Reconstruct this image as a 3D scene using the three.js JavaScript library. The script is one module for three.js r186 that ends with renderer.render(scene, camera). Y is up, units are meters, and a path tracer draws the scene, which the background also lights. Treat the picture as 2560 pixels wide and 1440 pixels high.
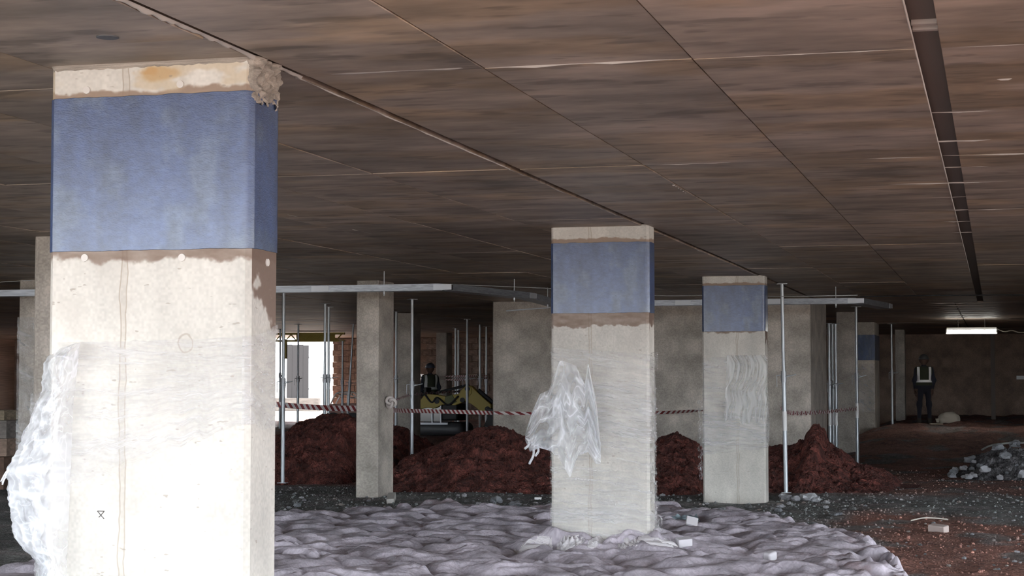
import * as THREE from 'three';
import { mergeGeometries } from 'three/addons/utils/BufferGeometryUtils.js';
import { SimplexNoise } from 'three/addons/math/SimplexNoise.js';
import { MarchingCubes } from 'three/addons/objects/MarchingCubes.js';
import { RoundedBoxGeometry } from 'three/addons/geometries/RoundedBoxGeometry.js';
import { RectAreaLightUniformsLib } from 'three/addons/lights/RectAreaLightUniformsLib.js';

// ------------------------------------------------------------------ camera, sky, sun, exposure
const scene = new THREE.Scene();
const FOCAL = 4500, EYE = 1.65, CEIL = 3.02;             // focal length in pixels of the 2560 x 1440 frame, metres
const PITCH = THREE.MathUtils.degToRad(2.8624), YAW = THREE.MathUtils.degToRad(15.0323);
const camera = new THREE.PerspectiveCamera(THREE.MathUtils.radToDeg(2 * Math.atan(720 / FOCAL)), 16 / 9, 0.1, 600);
camera.position.set(0, EYE, 0);
camera.rotation.set(PITCH, YAW, 0, 'YXZ');
camera.updateMatrixWorld(true);
scene.add(camera);

scene.background = new THREE.Color().setRGB(0.86, 0.93, 1.0);   // bright hazy sky
scene.backgroundIntensity = 1.0;
const sun = new THREE.DirectionalLight(new THREE.Color().setRGB(1.0, 0.95, 0.87), 4);
sun.position.set(-62, 62, -42);
sun.target.position.set(0, 0, -10);
sun.castShadow = true;
sun.shadow.mapSize.set(2048, 2048);
Object.assign(sun.shadow.camera, { left: -90, right: 90, top: 90, bottom: -90, near: 1, far: 220 });
scene.add(sun, sun.target);

const renderer = new THREE.WebGLRenderer({ antialias: true });
renderer.toneMapping = THREE.LinearToneMapping;
renderer.toneMappingExposure = 13.8;
renderer.shadowMap.enabled = true;
RectAreaLightUniformsLib.init();

// ------------------------------------------------------------------ helpers
function mulberry(a) { return () => { a |= 0; a = a + 0x6D2B79F5 | 0; let t = Math.imul(a ^ a >>> 15, 1 | a); t = t + Math.imul(t ^ t >>> 7, 61 | t) ^ t; return ((t ^ t >>> 14) >>> 0) / 4294967296; }; }
const rnd = mulberry(20240611);
const R = (a, b) => a + (b - a) * rnd();
const simplex = new SimplexNoise({ random: mulberry(77) });
const sn = (x, y) => simplex.noise(x, y);
const fbm = (x, y, o = 4) => { let s = 0, a = 0.5; for (let i = 0; i < o; i++) { s += a * sn(x, y); x = x * 2.03 + 17.1; y = y * 2.03 - 9.7; a *= 0.5; } return s; };
const clamp = (v, a = 0, b = 1) => Math.min(b, Math.max(a, v));
const sstep = (a, b, v) => { const t = clamp((v - a) / (b - a)); return t * t * (3 - 2 * t); };
const lerp = (a, b, t) => a + (b - a) * t;
function poly(pts, x) {                                  // piecewise linear lookup
  if (x <= pts[0][0]) return pts[0][1];
  for (let i = 1; i < pts.length; i++) if (x <= pts[i][0]) return lerp(pts[i - 1][1], pts[i][1], (x - pts[i - 1][0]) / (pts[i][0] - pts[i - 1][0]));
  return pts[pts.length - 1][1];
}
// a pixel of the photograph gives a direction; the distance comes from the plane it lies on
function pixelRay(px, py) { return new THREE.Vector3((px - 1280) / FOCAL, -(py - 720) / FOCAL, -1).applyQuaternion(camera.quaternion); }
function atZ(px, py, z) { const r = pixelRay(px, py); return r.multiplyScalar(z / r.z).add(camera.position); }
function atY(px, py, y) { const r = pixelRay(px, py); return r.multiplyScalar((y - EYE) / r.y).add(camera.position); }

const taken = {};
function numbered(name) { const n = taken[name] = (taken[name] ?? -1) + 1; return n ? `${name}_${String(n).padStart(3, '0')}` : name; }
function shadow(o) { o.castShadow = o.receiveShadow = true; return o; }
function tag(o, label, category, group) { o.userData.label = label; o.userData.category = category; if (group) o.userData.group = group; return o; }
function part(name, geo, mat, parent, label) { const m = shadow(new THREE.Mesh(geo, mat)); m.name = name; parent.add(m); if (label) m.userData.label = label; return m; }
function thing(name, label, category, x = 0, y = 0, z = 0, group) { const g = new THREE.Group(); g.name = numbered(name); g.position.set(x, y, z); scene.add(g); return tag(g, label, category, group); }
function solo(name, geo, mat, label, category, group) { const m = shadow(new THREE.Mesh(geo, mat)); m.name = numbered(name); scene.add(m); return tag(m, label, category, group); }
function struct(name, geo, mat) { const m = geo ? shadow(new THREE.Mesh(geo, mat)) : new THREE.Group(); m.name = name; m.userData.kind = 'structure'; scene.add(m); return m; }
function copyOf(o, label, group) { const c = o.clone(); c.name = numbered(o.name.replace(/_\d{3}$/, '')); c.userData = { ...o.userData }; if (label) c.userData.label = label; if (group) c.userData.group = group; scene.add(c); return c; }
function box(w, h, d, x = 0, y = 0, z = 0, r = 0) { const g = r ? new RoundedBoxGeometry(w, h, d, 2, r) : new THREE.BoxGeometry(w, h, d); g.translate(x, y, z); return g; }
function cyl(r0, r1, h, x = 0, y = 0, z = 0, n = 16) { const g = new THREE.CylinderGeometry(r1, r0, h, n); g.translate(x, y, z); return g; }
function scaleUV(g, a, b) { const u = g.attributes.uv; for (let i = 0; i < u.count; i++) u.setXY(i, u.getX(i) * a, u.getY(i) * b); return g; }
const V = (x, y, z) => new THREE.Vector3(x, y, z);
function tube(points, r, seg = 24, rs = 8) { return new THREE.TubeGeometry(new THREE.CatmullRomCurve3(points, false, 'centripetal'), seg, r, rs); }
function bar(a, b, r, n = 10) { const d = b.clone().sub(a), g = new THREE.CylinderGeometry(r, r, d.length(), n); g.applyQuaternion(new THREE.Quaternion().setFromUnitVectors(V(0, 1, 0), d.clone().normalize())); g.translate((a.x + b.x) / 2, (a.y + b.y) / 2, (a.z + b.z) / 2); return g; }
function beam(a, b, w, h) { const d = b.clone().sub(a), g = new THREE.BoxGeometry(w, h, d.length()); const m = new THREE.Matrix4().lookAt(b, a, V(0, 1, 0)); g.applyMatrix4(m); g.translate((a.x + b.x) / 2, (a.y + b.y) / 2, (a.z + b.z) / 2); return g; }
const merged = (list) => mergeGeometries(list.map((g) => { const q = g.index ? g.toNonIndexed() : g; for (const k of Object.keys(q.attributes)) if (!['position', 'normal', 'uv'].includes(k)) q.deleteAttribute(k); return q; }));
function grid(nu, nv, fn, uvFn) {                        // fn(u, v) -> [x, y, z]
  const p = [], uv = [], idx = [];
  for (let j = 0; j <= nv; j++) for (let i = 0; i <= nu; i++) { const q = fn(i / nu, j / nv); p.push(q[0], q[1], q[2]); const t = uvFn ? uvFn(i / nu, j / nv, q) : [i / nu, j / nv]; uv.push(t[0], t[1]); }
  for (let j = 0; j < nv; j++) for (let i = 0; i < nu; i++) { const a = j * (nu + 1) + i, b = a + 1, c = a + nu + 1, d = c + 1; idx.push(a, b, d, a, d, c); }
  const g = new THREE.BufferGeometry();
  g.setAttribute('position', new THREE.Float32BufferAttribute(p, 3)); g.setAttribute('uv', new THREE.Float32BufferAttribute(uv, 2)); g.setIndex(idx); g.computeVertexNormals();
  return g;
}

// ------------------------------------------------------------------ textures
const lattice = (() => { const r = mulberry(5), n = 256, a = new Float32Array(n * n); for (let i = 0; i < n * n; i++) a[i] = r(); return a; })();
function vn(x, y) { const xi = Math.floor(x), yi = Math.floor(y); let fx = x - xi, fy = y - yi; fx = fx * fx * (3 - 2 * fx); fy = fy * fy * (3 - 2 * fy); const i0 = xi & 255, i1 = (xi + 1) & 255, j0 = (yi & 255) << 8, j1 = ((yi + 1) & 255) << 8; const a = lattice[j0 + i0], b = lattice[j0 + i1], c = lattice[j1 + i0], d = lattice[j1 + i1]; return a + (b - a) * fx + (c - a) * fy + (a - b - c + d) * fx * fy; }
function vfbm(x, y, o) { let s = 0, a = 0.5, t = 0; for (let i = 0; i < o; i++) { s += a * vn(x, y); t += a; x = x * 2.01 + 31.7; y = y * 2.01 + 11.3; a *= 0.5; } return s / t; }
function texture(w, h, fn, color = true) {               // fn(u, v) -> [r, g, b] 0..255, v up
  const d = new Uint8Array(w * h * 4);
  for (let j = 0; j < h; j++) for (let i = 0; i < w; i++) { const c = fn((i + 0.5) / w, (j + 0.5) / h), k = (j * w + i) * 4; d[k] = clamp(c[0], 0, 255); d[k + 1] = clamp(c[1], 0, 255); d[k + 2] = clamp(c[2], 0, 255); d[k + 3] = 255; }
  const t = new THREE.DataTexture(d, w, h); t.magFilter = THREE.LinearFilter; t.minFilter = THREE.LinearFilter; t.wrapS = t.wrapT = THREE.MirroredRepeatWrapping; if (color) t.colorSpace = THREE.SRGBColorSpace; t.needsUpdate = true; return t;
}
const gray = (v) => [v, v, v];
const mixc = (a, b, t) => [lerp(a[0], b[0], t), lerp(a[1], b[1], t), lerp(a[2], b[2], t)];
const std = (o) => new THREE.MeshStandardMaterial(o);
const phys = (o) => new THREE.MeshPhysicalMaterial(o);
const lin = (r, g, b) => new THREE.Color().setRGB(r, g, b);

// soffit concrete: board-marked, streaked across the panels, uv in metres / 4
const soffitTex = texture(1024, 1024, (u, v) => {
  const a = vfbm(u * 9, v * 20, 5), b = vfbm(u * 34 + 50, v * 80 + 9, 3), c = vfbm(u * 3 + 7, v * 4 + 3, 4);
  let k = 0.66 + 0.3 * (a - 0.5) + 0.12 * (b - 0.5) + 0.36 * (c - 0.5);
  const rust = sstep(0.46, 0.68, vfbm(u * 5 + 80, v * 9 + 60, 4));
  const blot = sstep(0.6, 0.74, vfbm(u * 13 + 130, v * 40 + 40, 4)) * 0.2;
  k = k * (1 - blot);
  return mixc([222 * k, 206 * k, 194 * k], [218 * k, 188 * k, 152 * k], rust * 0.6);
});
const fineBump = texture(512, 512, (u, v) => gray(255 * (0.6 * vfbm(u * 60, v * 60, 4) + 0.4 * vn(u * 240, v * 240))), false);
const soffitMat = (r, g, b) => std({ map: soffitTex, color: lin(r, g, b), roughness: 0.55, bumpMap: fineBump, bumpScale: 0.001 });
const soffitMats = [soffitMat(0.94, 0.89, 0.83), soffitMat(0.99, 0.93, 0.87), soffitMat(1.02, 0.96, 0.88), soffitMat(1.04, 0.98, 0.92)];   // sheets of slightly different stain
const finMat = std({ color: lin(0.42, 0.38, 0.35), roughness: 0.8 });
const slabMat = std({ color: lin(0.16, 0.14, 0.125), roughness: 0.9 });
const wallTex = texture(512, 512, (u, v) => { const k = 0.72 + 0.35 * (vfbm(u * 8, v * 8, 5) - 0.5) + 0.12 * (vn(u * 160, v * 160) - 0.5); return [200 * k, 192 * k, 184 * k]; });
const brickWallMat = std({ map: wallTex, color: lin(0.85, 0.66, 0.56), roughness: 0.92 });   // brown clay blockwork
const plainConcrete = std({ map: wallTex, color: lin(1.4, 1.38, 1.34), roughness: 0.85, bumpMap: fineBump, bumpScale: 0.002 });
const galvTex = texture(256, 256, (u, v) => gray(185 + 60 * (vfbm(u * 30, v * 10, 3) - 0.5)));
const galv = std({ map: galvTex, color: lin(0.95, 1.02, 1.08), metalness: 0.45, roughness: 0.38 });
const trayMetal = std({ map: galvTex, color: lin(0.56, 0.6, 0.66), metalness: 0.7, roughness: 0.42 });
const galvDull = std({ color: lin(0.45, 0.47, 0.5), metalness: 0.6, roughness: 0.5 });
const darkSteel = std({ color: lin(0.09, 0.09, 0.095), metalness: 0.4, roughness: 0.55 });
const black = std({ color: lin(0.015, 0.015, 0.017), roughness: 0.6 });
const yellowPaint = std({ color: lin(0.36, 0.27, 0.03), roughness: 0.5 });
const whitePlastic = std({ color: lin(0.8, 0.8, 0.8), roughness: 0.5 });
// wound film: layers overlap in streaks along the winding, so its density varies
const filmAlpha = texture(512, 512, (u, v) => { const a = vfbm(u * 5 + 3, v * 46 + 6 * u, 4), b = vfbm(u * 9 + 40, v * 120 + 9 * u, 3), c = vfbm(u * 4, v * 5 + 60, 3); return gray(255 * clamp(0.34 + 1.5 * (a - 0.5) + 0.9 * (b - 0.5) + 0.6 * (c - 0.5))); }, false);
const filmSoft = texture(512, 512, (u, v) => { const a = vfbm(u * 3 + 3, v * 16 + 4 * u, 4), b = vfbm(u * 6 + 40, v * 70 + 9 * u, 3); return gray(255 * clamp(0.5 + 1.1 * (a - 0.5) + 0.5 * (b - 0.5))); }, false);
const crumpleAlpha = texture(512, 512, (u, v) => { const w = vfbm(u * 4, v * 4, 3), a = Math.abs(vfbm(u * 7 + w * 3, v * 7, 3) - 0.5), b = Math.abs(vfbm(u * 16 + 9, v * 13 + w * 4, 3) - 0.5); return gray(255 * clamp(0.8 - 1.3 * a + 0.3 * sstep(0.05, 0, a) - 0.5 * b + 0.2 * sstep(0.03, 0, b))); }, false);
const filmBump = texture(512, 512, (u, v) => gray(255 * vfbm(u * 8 + 3, v * 70 + 6 * u, 4)), false);
const filmMat = phys({ color: lin(0.64, 0.63, 0.63), roughness: 0.18, transparent: true, opacity: 0.55, alphaMap: filmAlpha, bumpMap: filmBump, bumpScale: 0.006, side: THREE.DoubleSide, specularIntensity: 1 });
const filmThin = phys({ color: lin(0.64, 0.63, 0.63), roughness: 0.18, transparent: true, opacity: 0.5, alphaMap: filmSoft, bumpMap: filmBump, bumpScale: 0.005, side: THREE.DoubleSide, specularIntensity: 1 });
const filmMilky = phys({ color: lin(0.86, 0.88, 0.92), roughness: 0.3, transparent: true, opacity: 0.72, alphaMap: crumpleAlpha, side: THREE.DoubleSide, specularIntensity: 1 });
// brushed blue bandage coating
const blueTex = texture(1024, 512, (u, v) => {
  const a = vfbm(u * 16, v * 5, 4), b = vfbm(u * 40, v * 70, 4), c = vfbm(u * 6 + 20, v * 3, 3);
  const k = 0.86 + 0.26 * (a - 0.5) + 0.2 * (b - 0.5) + 0.22 * (c - 0.5), grey = sstep(0.45, 0.72, vfbm(u * 7 + 9, v * 6 + 70, 4));
  return mixc([84 * k, 98 * k, 134 * k], [110 * k, 118 * k, 138 * k], grey * 0.85);
});
const blueBump = texture(1024, 1024, (u, v) => gray(255 * (0.6 * vfbm(u * 130, v * 300, 2) + 0.4 * vfbm(u * 40, v * 90, 3))), false);
const blueOf = (r, g, b, coat, rough) => phys({ map: blueTex, color: lin(r, g, b), roughness: rough, bumpMap: blueBump, bumpScale: 0.0028, clearcoat: coat, clearcoatRoughness: 0.24 });
const blueMat = blueOf(0.62, 0.76, 0.9, 0.75, 0.5);

// ------------------------------------------------------------------ ground heights
function floorHeight(x, z) {
  const far = sstep(-34, -44, z);
  let h = 0.03 * fbm(x * 0.5, z * 0.5, 3) + 0.018 * fbm(x * 2.2, z * 2.2, 3) - 0.012;
  h += far * sstep(-4.5, -2.2, x) * (0.5 + 0.12 * fbm(x * 0.7, z * 0.4, 3));
  h += sstep(-33, -40, z) * (1 - sstep(-6, -3.5, x)) * (0.24 + 0.1 * fbm(x * 0.5, z * 0.5, 3));
  return h;
}
const stepsOf = (spec) => { const a = [spec[0]]; for (let i = 1; i < spec.length; i += 2) { const from = a[a.length - 1], n = spec[i + 1]; for (let k = 1; k <= n; k++) a.push(lerp(from, spec[i], k / n)); } return a; };
function field(xs, zs, hFn, cFn, hole) {
  const p = [], uv = [], col = [], idx = [], n = xs.length;
  for (const z of zs) for (const x of xs) { p.push(x, hFn(x, z), z); uv.push(x / 2, z / 2); if (cFn) col.push(...cFn(x, z)); }
  for (let j = 0; j < zs.length - 1; j++) for (let i = 0; i < n - 1; i++) { if (hole && hole((xs[i] + xs[i + 1]) / 2, (zs[j] + zs[j + 1]) / 2)) continue; const a = j * n + i, b = a + 1, c = a + n, d = c + 1; idx.push(a, d, b, a, c, d); }
  const g = new THREE.BufferGeometry();
  g.setAttribute('position', new THREE.Float32BufferAttribute(p, 3)); g.setAttribute('uv', new THREE.Float32BufferAttribute(uv, 2)); if (cFn) g.setAttribute('color', new THREE.Float32BufferAttribute(col, 3));
  g.setIndex(idx); g.computeVertexNormals();
  if (g.attributes.normal.getY(0) < 0) { const q = g.index.array; for (let i = 0; i < q.length; i += 3) { const t = q[i]; q[i] = q[i + 1]; q[i + 1] = t; } g.computeVertexNormals(); }
  return g;
}
const soilTex = texture(1024, 1024, (u, v) => { const k = 0.84 + 0.5 * (vfbm(u * 40, v * 40, 4) - 0.5) + 0.5 * (vfbm(u * 150, v * 150, 2) - 0.5) + 0.3 * (vfbm(u * 5, v * 5, 3) - 0.5); return [230 * k, 228 * k, 226 * k]; });
const soilBump = texture(1024, 1024, (u, v) => gray(255 * (0.5 * vfbm(u * 90, v * 90, 4) + 0.5 * Math.pow(vn(u * 130 + 7, v * 130), 3))), false);
const floorMat = std({ map: soilTex, vertexColors: true, roughness: 0.97, bumpMap: soilBump, bumpScale: 0.03 });
const GREY = [0.33, 0.35, 0.35], RED = [0.5, 0.235, 0.18], DUSTY = [0.42, 0.4, 0.41];
function floorColour(x, z) {
  const edge = x + 0.9 * fbm(x * 0.6 + 5, z * 0.35, 4);
  let red = sstep(-2.15, -1.2, edge) * sstep(-24.8, -23.2, z + 0.8 * fbm(x * 0.8, z * 0.8 + 40, 3) + (x + 1.6) * -1.6);
  red = Math.max(red, sstep(-25.5, -27, z) * 0.85);
  const grey = sstep(0.12, 0.34, fbm(x * 0.55 + 70, z * 0.4, 4));
  red *= 1 - 0.75 * grey;
  const dust = sstep(0.05, 0.4, fbm(x * 0.9 + 20, z * 1.1 + 3, 4)) * (1 - red);
  return mixc(mixc(GREY, DUSTY, dust), RED, red);
}
const floor = struct('floor', field(stepsOf([-34, -12, 30, 2.5, 190, 10, 12]), stepsOf([3, -9, 12, -27, 200, -50, 130, -58, 12]), floorHeight, floorColour), floorMat);
const outside = struct('ground_outside', field(stepsOf([-260, -40, 6, 20, 40, 260, 6]), stepsOf([160, 3, 12, -57.9, 3, -260, 30]), (x, z) => (z > -57 && z < 2.9 && x > -34.2 && x < 10.2 ? -0.35 : -0.03), null), std({ map: soilTex, color: lin(0.36, 0.3, 0.255), roughness: 1 }));

// ------------------------------------------------------------------ ceiling: slab, formwork panels, grooves, mortar fins
const ceiling = struct('ceiling');
part('slab', box(44.6, 0.3, 58, -12, CEIL + 0.185, -29), slabMat, ceiling);
const xsNear = [-11.4, -10.47, -9.55, -8.62, -7.7, -6.77, -5.85, -4.95, -4.02, -3.05, -2.17, -1.24, -0.305, -0.205, 0.72, 1.65, 2.58, 3.5];
const zsNear = [0, -3.9, -7.6, -11.35, -15.07, -18.8, -22.5, -26.2, -29.9, -33.6];
function panel(x0, x1, z0, z1, drop, mat) {
  const g = 0.004, w = x1 - x0 - 2 * g, d = z0 - z1 - 2 * g, t = 0.022 + drop;
  const q = new THREE.BoxGeometry(w, t, d); q.translate((x0 + x1) / 2, CEIL - drop + t / 2, (z0 + z1) / 2);
  const uv = q.attributes.uv, p = q.attributes.position, ox = R(0, 4), oz = R(0, 4);
  for (let i = 0; i < uv.count; i++) uv.setXY(i, (p.getX(i) + ox) / 4, (p.getZ(i) + oz) / 4);
  part('soffit_panel', q, mat, ceiling);
}
for (let i = 0; i < xsNear.length - 1; i++) for (let j = 0; j < zsNear.length - 1; j++) {
  if (i === 12) continue;                                  // the recessed strip
  let x0 = xsNear[i], x1 = xsNear[i + 1]; if (Math.abs(x0 + 3.05) < 0.01) x0 += 0.05;   // open groove beside the column line
  const mat = soffitMats[Math.floor(R(0, 3.99))];
  if (i === 8 && j === 1) { panel(x0, x1, -3.9, -6.6, 0.012, soffitMats[3]); panel(x0, x1, -6.6, -7.6, 0.004, soffitMats[3]); } else panel(x0, x1, zsNear[j], zsNear[j + 1], R(0, 0.006), mat);
}
for (let x = -34; x < -11.5; x += 3.76) for (let j = 0; j < zsNear.length - 1; j++) panel(x, Math.min(x + 3.76, -11.4), zsNear[j], zsNear[j + 1], R(0, 0.005), soffitMats[Math.floor(R(0, 3.99))]);
for (let j = 0; j < zsNear.length - 1; j += 2) panel(3.5, 10.2, zsNear[j], zsNear[Math.min(j + 2, 9)], 0.003, soffitMats[1]);
for (let x = -34; x < 10; x += 3.7) for (let z = -33.6; z > -58; z -= 6.1) panel(x, x + 3.68, z, z - 6.1, R(0, 0.005), soffitMats[Math.floor(R(0, 3.99))]);
// mortar fins left at formwork joints
function fin(x0, x1, z, h = 0.008, w = 0.012) { const n = Math.max(4, Math.round((x1 - x0) / 0.12)); const g = grid(n, 3, (u, v) => { const x = lerp(x0, x1, u), k = 0.65 + 0.5 * sn(x * 5, z * 3), taper = Math.min(1, 6 * u, 6 * (1 - u)) * 0.8 + 0.2; return [x, CEIL + 0.001 - (v > 0.2 && v < 0.8 ? h * k * taper : 0), z + (v - 0.5) * w * (0.7 + 0.6 * k)]; }); part('mortar_fin', g, finMat, ceiling); }
fin(-3.0, -2.2, -7.56, 0.014, 0.05); fin(-2.16, -1.25, -7.6, 0.012, 0.014); fin(-1.24, -0.31, -7.6, 0.01, 0.01); fin(-0.2, 0.9, -7.62, 0.01, 0.01);
fin(-2.3, -1.25, -11.35, 0.008, 0.01); fin(-1.23, -0.31, -11.35, 0.009, 0.012); fin(-0.3, 1.0, -11.36, 0.01, 0.012);
fin(-4.0, -3.06, -6.6, 0.012, 0.018); fin(-4.9, -4.05, -6.58, 0.008, 0.01);
for (const [z, x0, x1] of [[-9.5, -0.36, 0.03], [-10.66, -0.4, 0.0], [-12.0, -0.36, 0.02], [-12.95, -0.75, 0.15], [-14.0, -0.45, 0.05], [-15.07, -0.5, 0.3], [-16.2, -0.45, 0.1], [-17.4, -0.4, 0.2], [-8.5, 0.02, 0.09]]) fin(x0, x1, z, 0.009, 0.014);
for (let z = -33.8; z > -42.5; z -= 1.1) fin(-1.2, 0.15, z, 0.02, 0.025);
for (const [a, b] of [[-7.6, -16], [-16, -24]]) { const g = grid(60, 3, (u, v) => { const z = lerp(a, b, u), k = 0.7 + 0.5 * sn(z * 4, 8); return [-3.064 + (v - 0.5) * 0.012, CEIL + 0.001 - (v > 0.2 && v < 0.8 ? 0.008 * k : 0), z]; }); part('mortar_fin', g, finMat, ceiling); }
{ const g = grid(60, 3, (u, v) => { const z = lerp(-5.2, -24, u), k = 0.7 + 0.5 * sn(z * 4, 18); return [-0.309 + (v - 0.5) * 0.01, CEIL + 0.001 - (v > 0.2 && v < 0.8 ? 0.007 * k : 0), z]; }); part('mortar_fin', g, finMat, ceiling); }
{ const g = grid(60, 3, (u, v) => { const z = lerp(-5.2, -7.6, u), k = 0.7 + 0.6 * sn(z * 9, 3); return [-3.04 + (v - 0.5) * 0.03, CEIL - (v > 0.2 && v < 0.8 ? 0.014 * k : 0), z]; }); part('mortar_fin', g, finMat, ceiling); }
{ const g = grid(40, 3, (u, v) => { const z = lerp(-11.6, -16.2, u), k = 0.7 + 0.6 * sn(z * 9, 31); return [-5.7 + (v - 0.5) * 0.012, CEIL + 0.001 - (v > 0.2 && v < 0.8 ? 0.008 * k : 0), z]; }); part('mortar_fin', g, finMat, ceiling); }
for (const z of [-7.19, -7.31]) part('cross_strip', box(0.098, 0.02, 0.035, -0.255, CEIL + 0.026, z), finMat, ceiling);
part('round_plug', cyl(0.045, 0.045, 0.006, -3.4, CEIL - 0.014, -6.45, 20), darkSteel, ceiling, 'dark round plug mark in the concrete soffit');
{ const bits = []; for (let k = 0; k < 6; k++) { const p = atY(1684 + k * 6, 460 + k * 4, CEIL); const g = new THREE.IcosahedronGeometry(0.012 * (k ? 0.5 : 1), 0); g.translate(p.x, CEIL - 0.005, p.z); bits.push(g); } part('mortar_drip', merged(bits), finMat, ceiling); }

// ------------------------------------------------------------------ walls
struct('wall_left', box(0.3, 3.4, 58, -34.15, 1.4, -29), brickWallMat);
struct('wall_right', box(0.3, 3.4, 36, 10.15, 1.4, -40), brickWallMat);
const openL = -29, openR = atZ(812, 900, -57).x;
const wallBack = struct('wall_back');
// block courses on the part of the back wall that can be seen between the columns
part('masonry', scaleUV(box(10.2 - openR, 3.4, 0.2, (10.2 + openR) / 2, 1.4, -57.9), (10.2 - openR) / 2.4, 1.4), brickWallMat, wallBack);
part('masonry', box(openL + 34.3, 3.4, 0.2, (openL - 34.3) / 2, 1.4, -57.9), brickWallMat, wallBack);
{ const blk = new RoundedBoxGeometry(0.39, 0.19, 0.1, 1, 0.012); let count = 0;
  const blkMats = [0.9, 1.1, 1.3].map((k) => std({ map: wallTex, color: lin(0.72 * k, 0.61 * k, 0.55 * k), roughness: 0.95 }));
  for (let row = 0; row < 15 && count < 290; row++) for (const [a, b] of [[openR, atZ(892, 900, -57).x], [atZ(1035, 900, -57).x, atZ(1235, 900, -57).x]]) for (let x = a + (row % 2 ? 0.2 : 0); x < b - 0.3; x += 0.4) { const m = part('block', blk, blkMats[Math.floor(R(0, 3))], wallBack); m.position.set(x + 0.2, 0.1 + row * 0.2, -57.77 + R(0, 0.012)); count++; } }

// ------------------------------------------------------------------ concrete columns
function perimeter(w, d, c, s, o = 0) {                   // s metres along the outline from the front left corner; o outwards
  const cl = c * Math.SQRT2, segs = [[w - 2 * c, -w / 2 + c, d / 2, 1, 0, 0, 1], [cl, w / 2 - c, d / 2, 0.7071, -0.7071, 0.7071, 0.7071], [d - 2 * c, w / 2, d / 2 - c, 0, -1, 1, 0], [cl, w / 2, -d / 2 + c, -0.7071, -0.7071, 0.7071, -0.7071], [w - 2 * c, w / 2 - c, -d / 2, -1, 0, 0, -1], [cl, -w / 2 + c, -d / 2, -0.7071, 0.7071, -0.7071, -0.7071], [d - 2 * c, -w / 2, -d / 2 + c, 0, 1, -1, 0], [cl, -w / 2, d / 2 - c, 0.7071, 0.7071, -0.7071, 0.7071]];
  const total = segs.reduce((a, q) => a + q[0], 0); s = ((s % total) + total) % total;
  for (const [len, x, z, dx, dz, nx, nz] of segs) { if (s <= len + 1e-9) return [x + dx * s + nx * o, z + dz * s + nz * o, nx, nz, total]; s -= len; }
  return [segs[0][1], segs[0][2] + o, 0, 1, total];
}
const round = (w, d, c) => 2 * (w + d) - 8 * c + 4 * c * Math.SQRT2;
function outline(w, d, c, o) { const cl = c * Math.SQRT2, l = [w - 2 * c, cl, d - 2 * c, cl]; const pts = []; let s = 0; for (let k = 0; k < 8; k++) { const a = perimeter(w, d, c, s + 1e-6, o), b = perimeter(w, d, c, s + l[k % 4] - 1e-6, o); pts.push([a, b, s, s + l[k % 4]]); s += l[k % 4]; } return pts; }
function prismGeo(w, d, c, y0, y1, o = 0, edge) {         // chamfered shaft; with edge > 0 a sleeve that closes onto the shaft
  const T = round(w, d, c), p = [], uv = [], idx = []; const rings = edge ? [[y0, o - edge], [y0, o], [y1, o], [y1, o - edge]] : [[y0, o], [y1, o]];
  for (let r = 0; r < rings.length - 1; r++) { const A = outline(w, d, c, rings[r][1]), B = outline(w, d, c, rings[r + 1][1]);
    for (let k = 0; k < 8; k++) { const b = p.length / 3; const q = [[A[k][0], rings[r][0], A[k][2]], [A[k][1], rings[r][0], A[k][3]], [B[k][1], rings[r + 1][0], B[k][3]], [B[k][0], rings[r + 1][0], B[k][2]]]; for (const [pt, y, s] of q) { p.push(pt[0], y, pt[1]); uv.push(s / T, y / CEIL); } idx.push(b, b + 1, b + 2, b, b + 2, b + 3); } }
  const g = new THREE.BufferGeometry(); g.setAttribute('position', new THREE.Float32BufferAttribute(p, 3)); g.setAttribute('uv', new THREE.Float32BufferAttribute(uv, 2)); g.setIndex(idx); g.computeVertexNormals(); return g;
}
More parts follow.
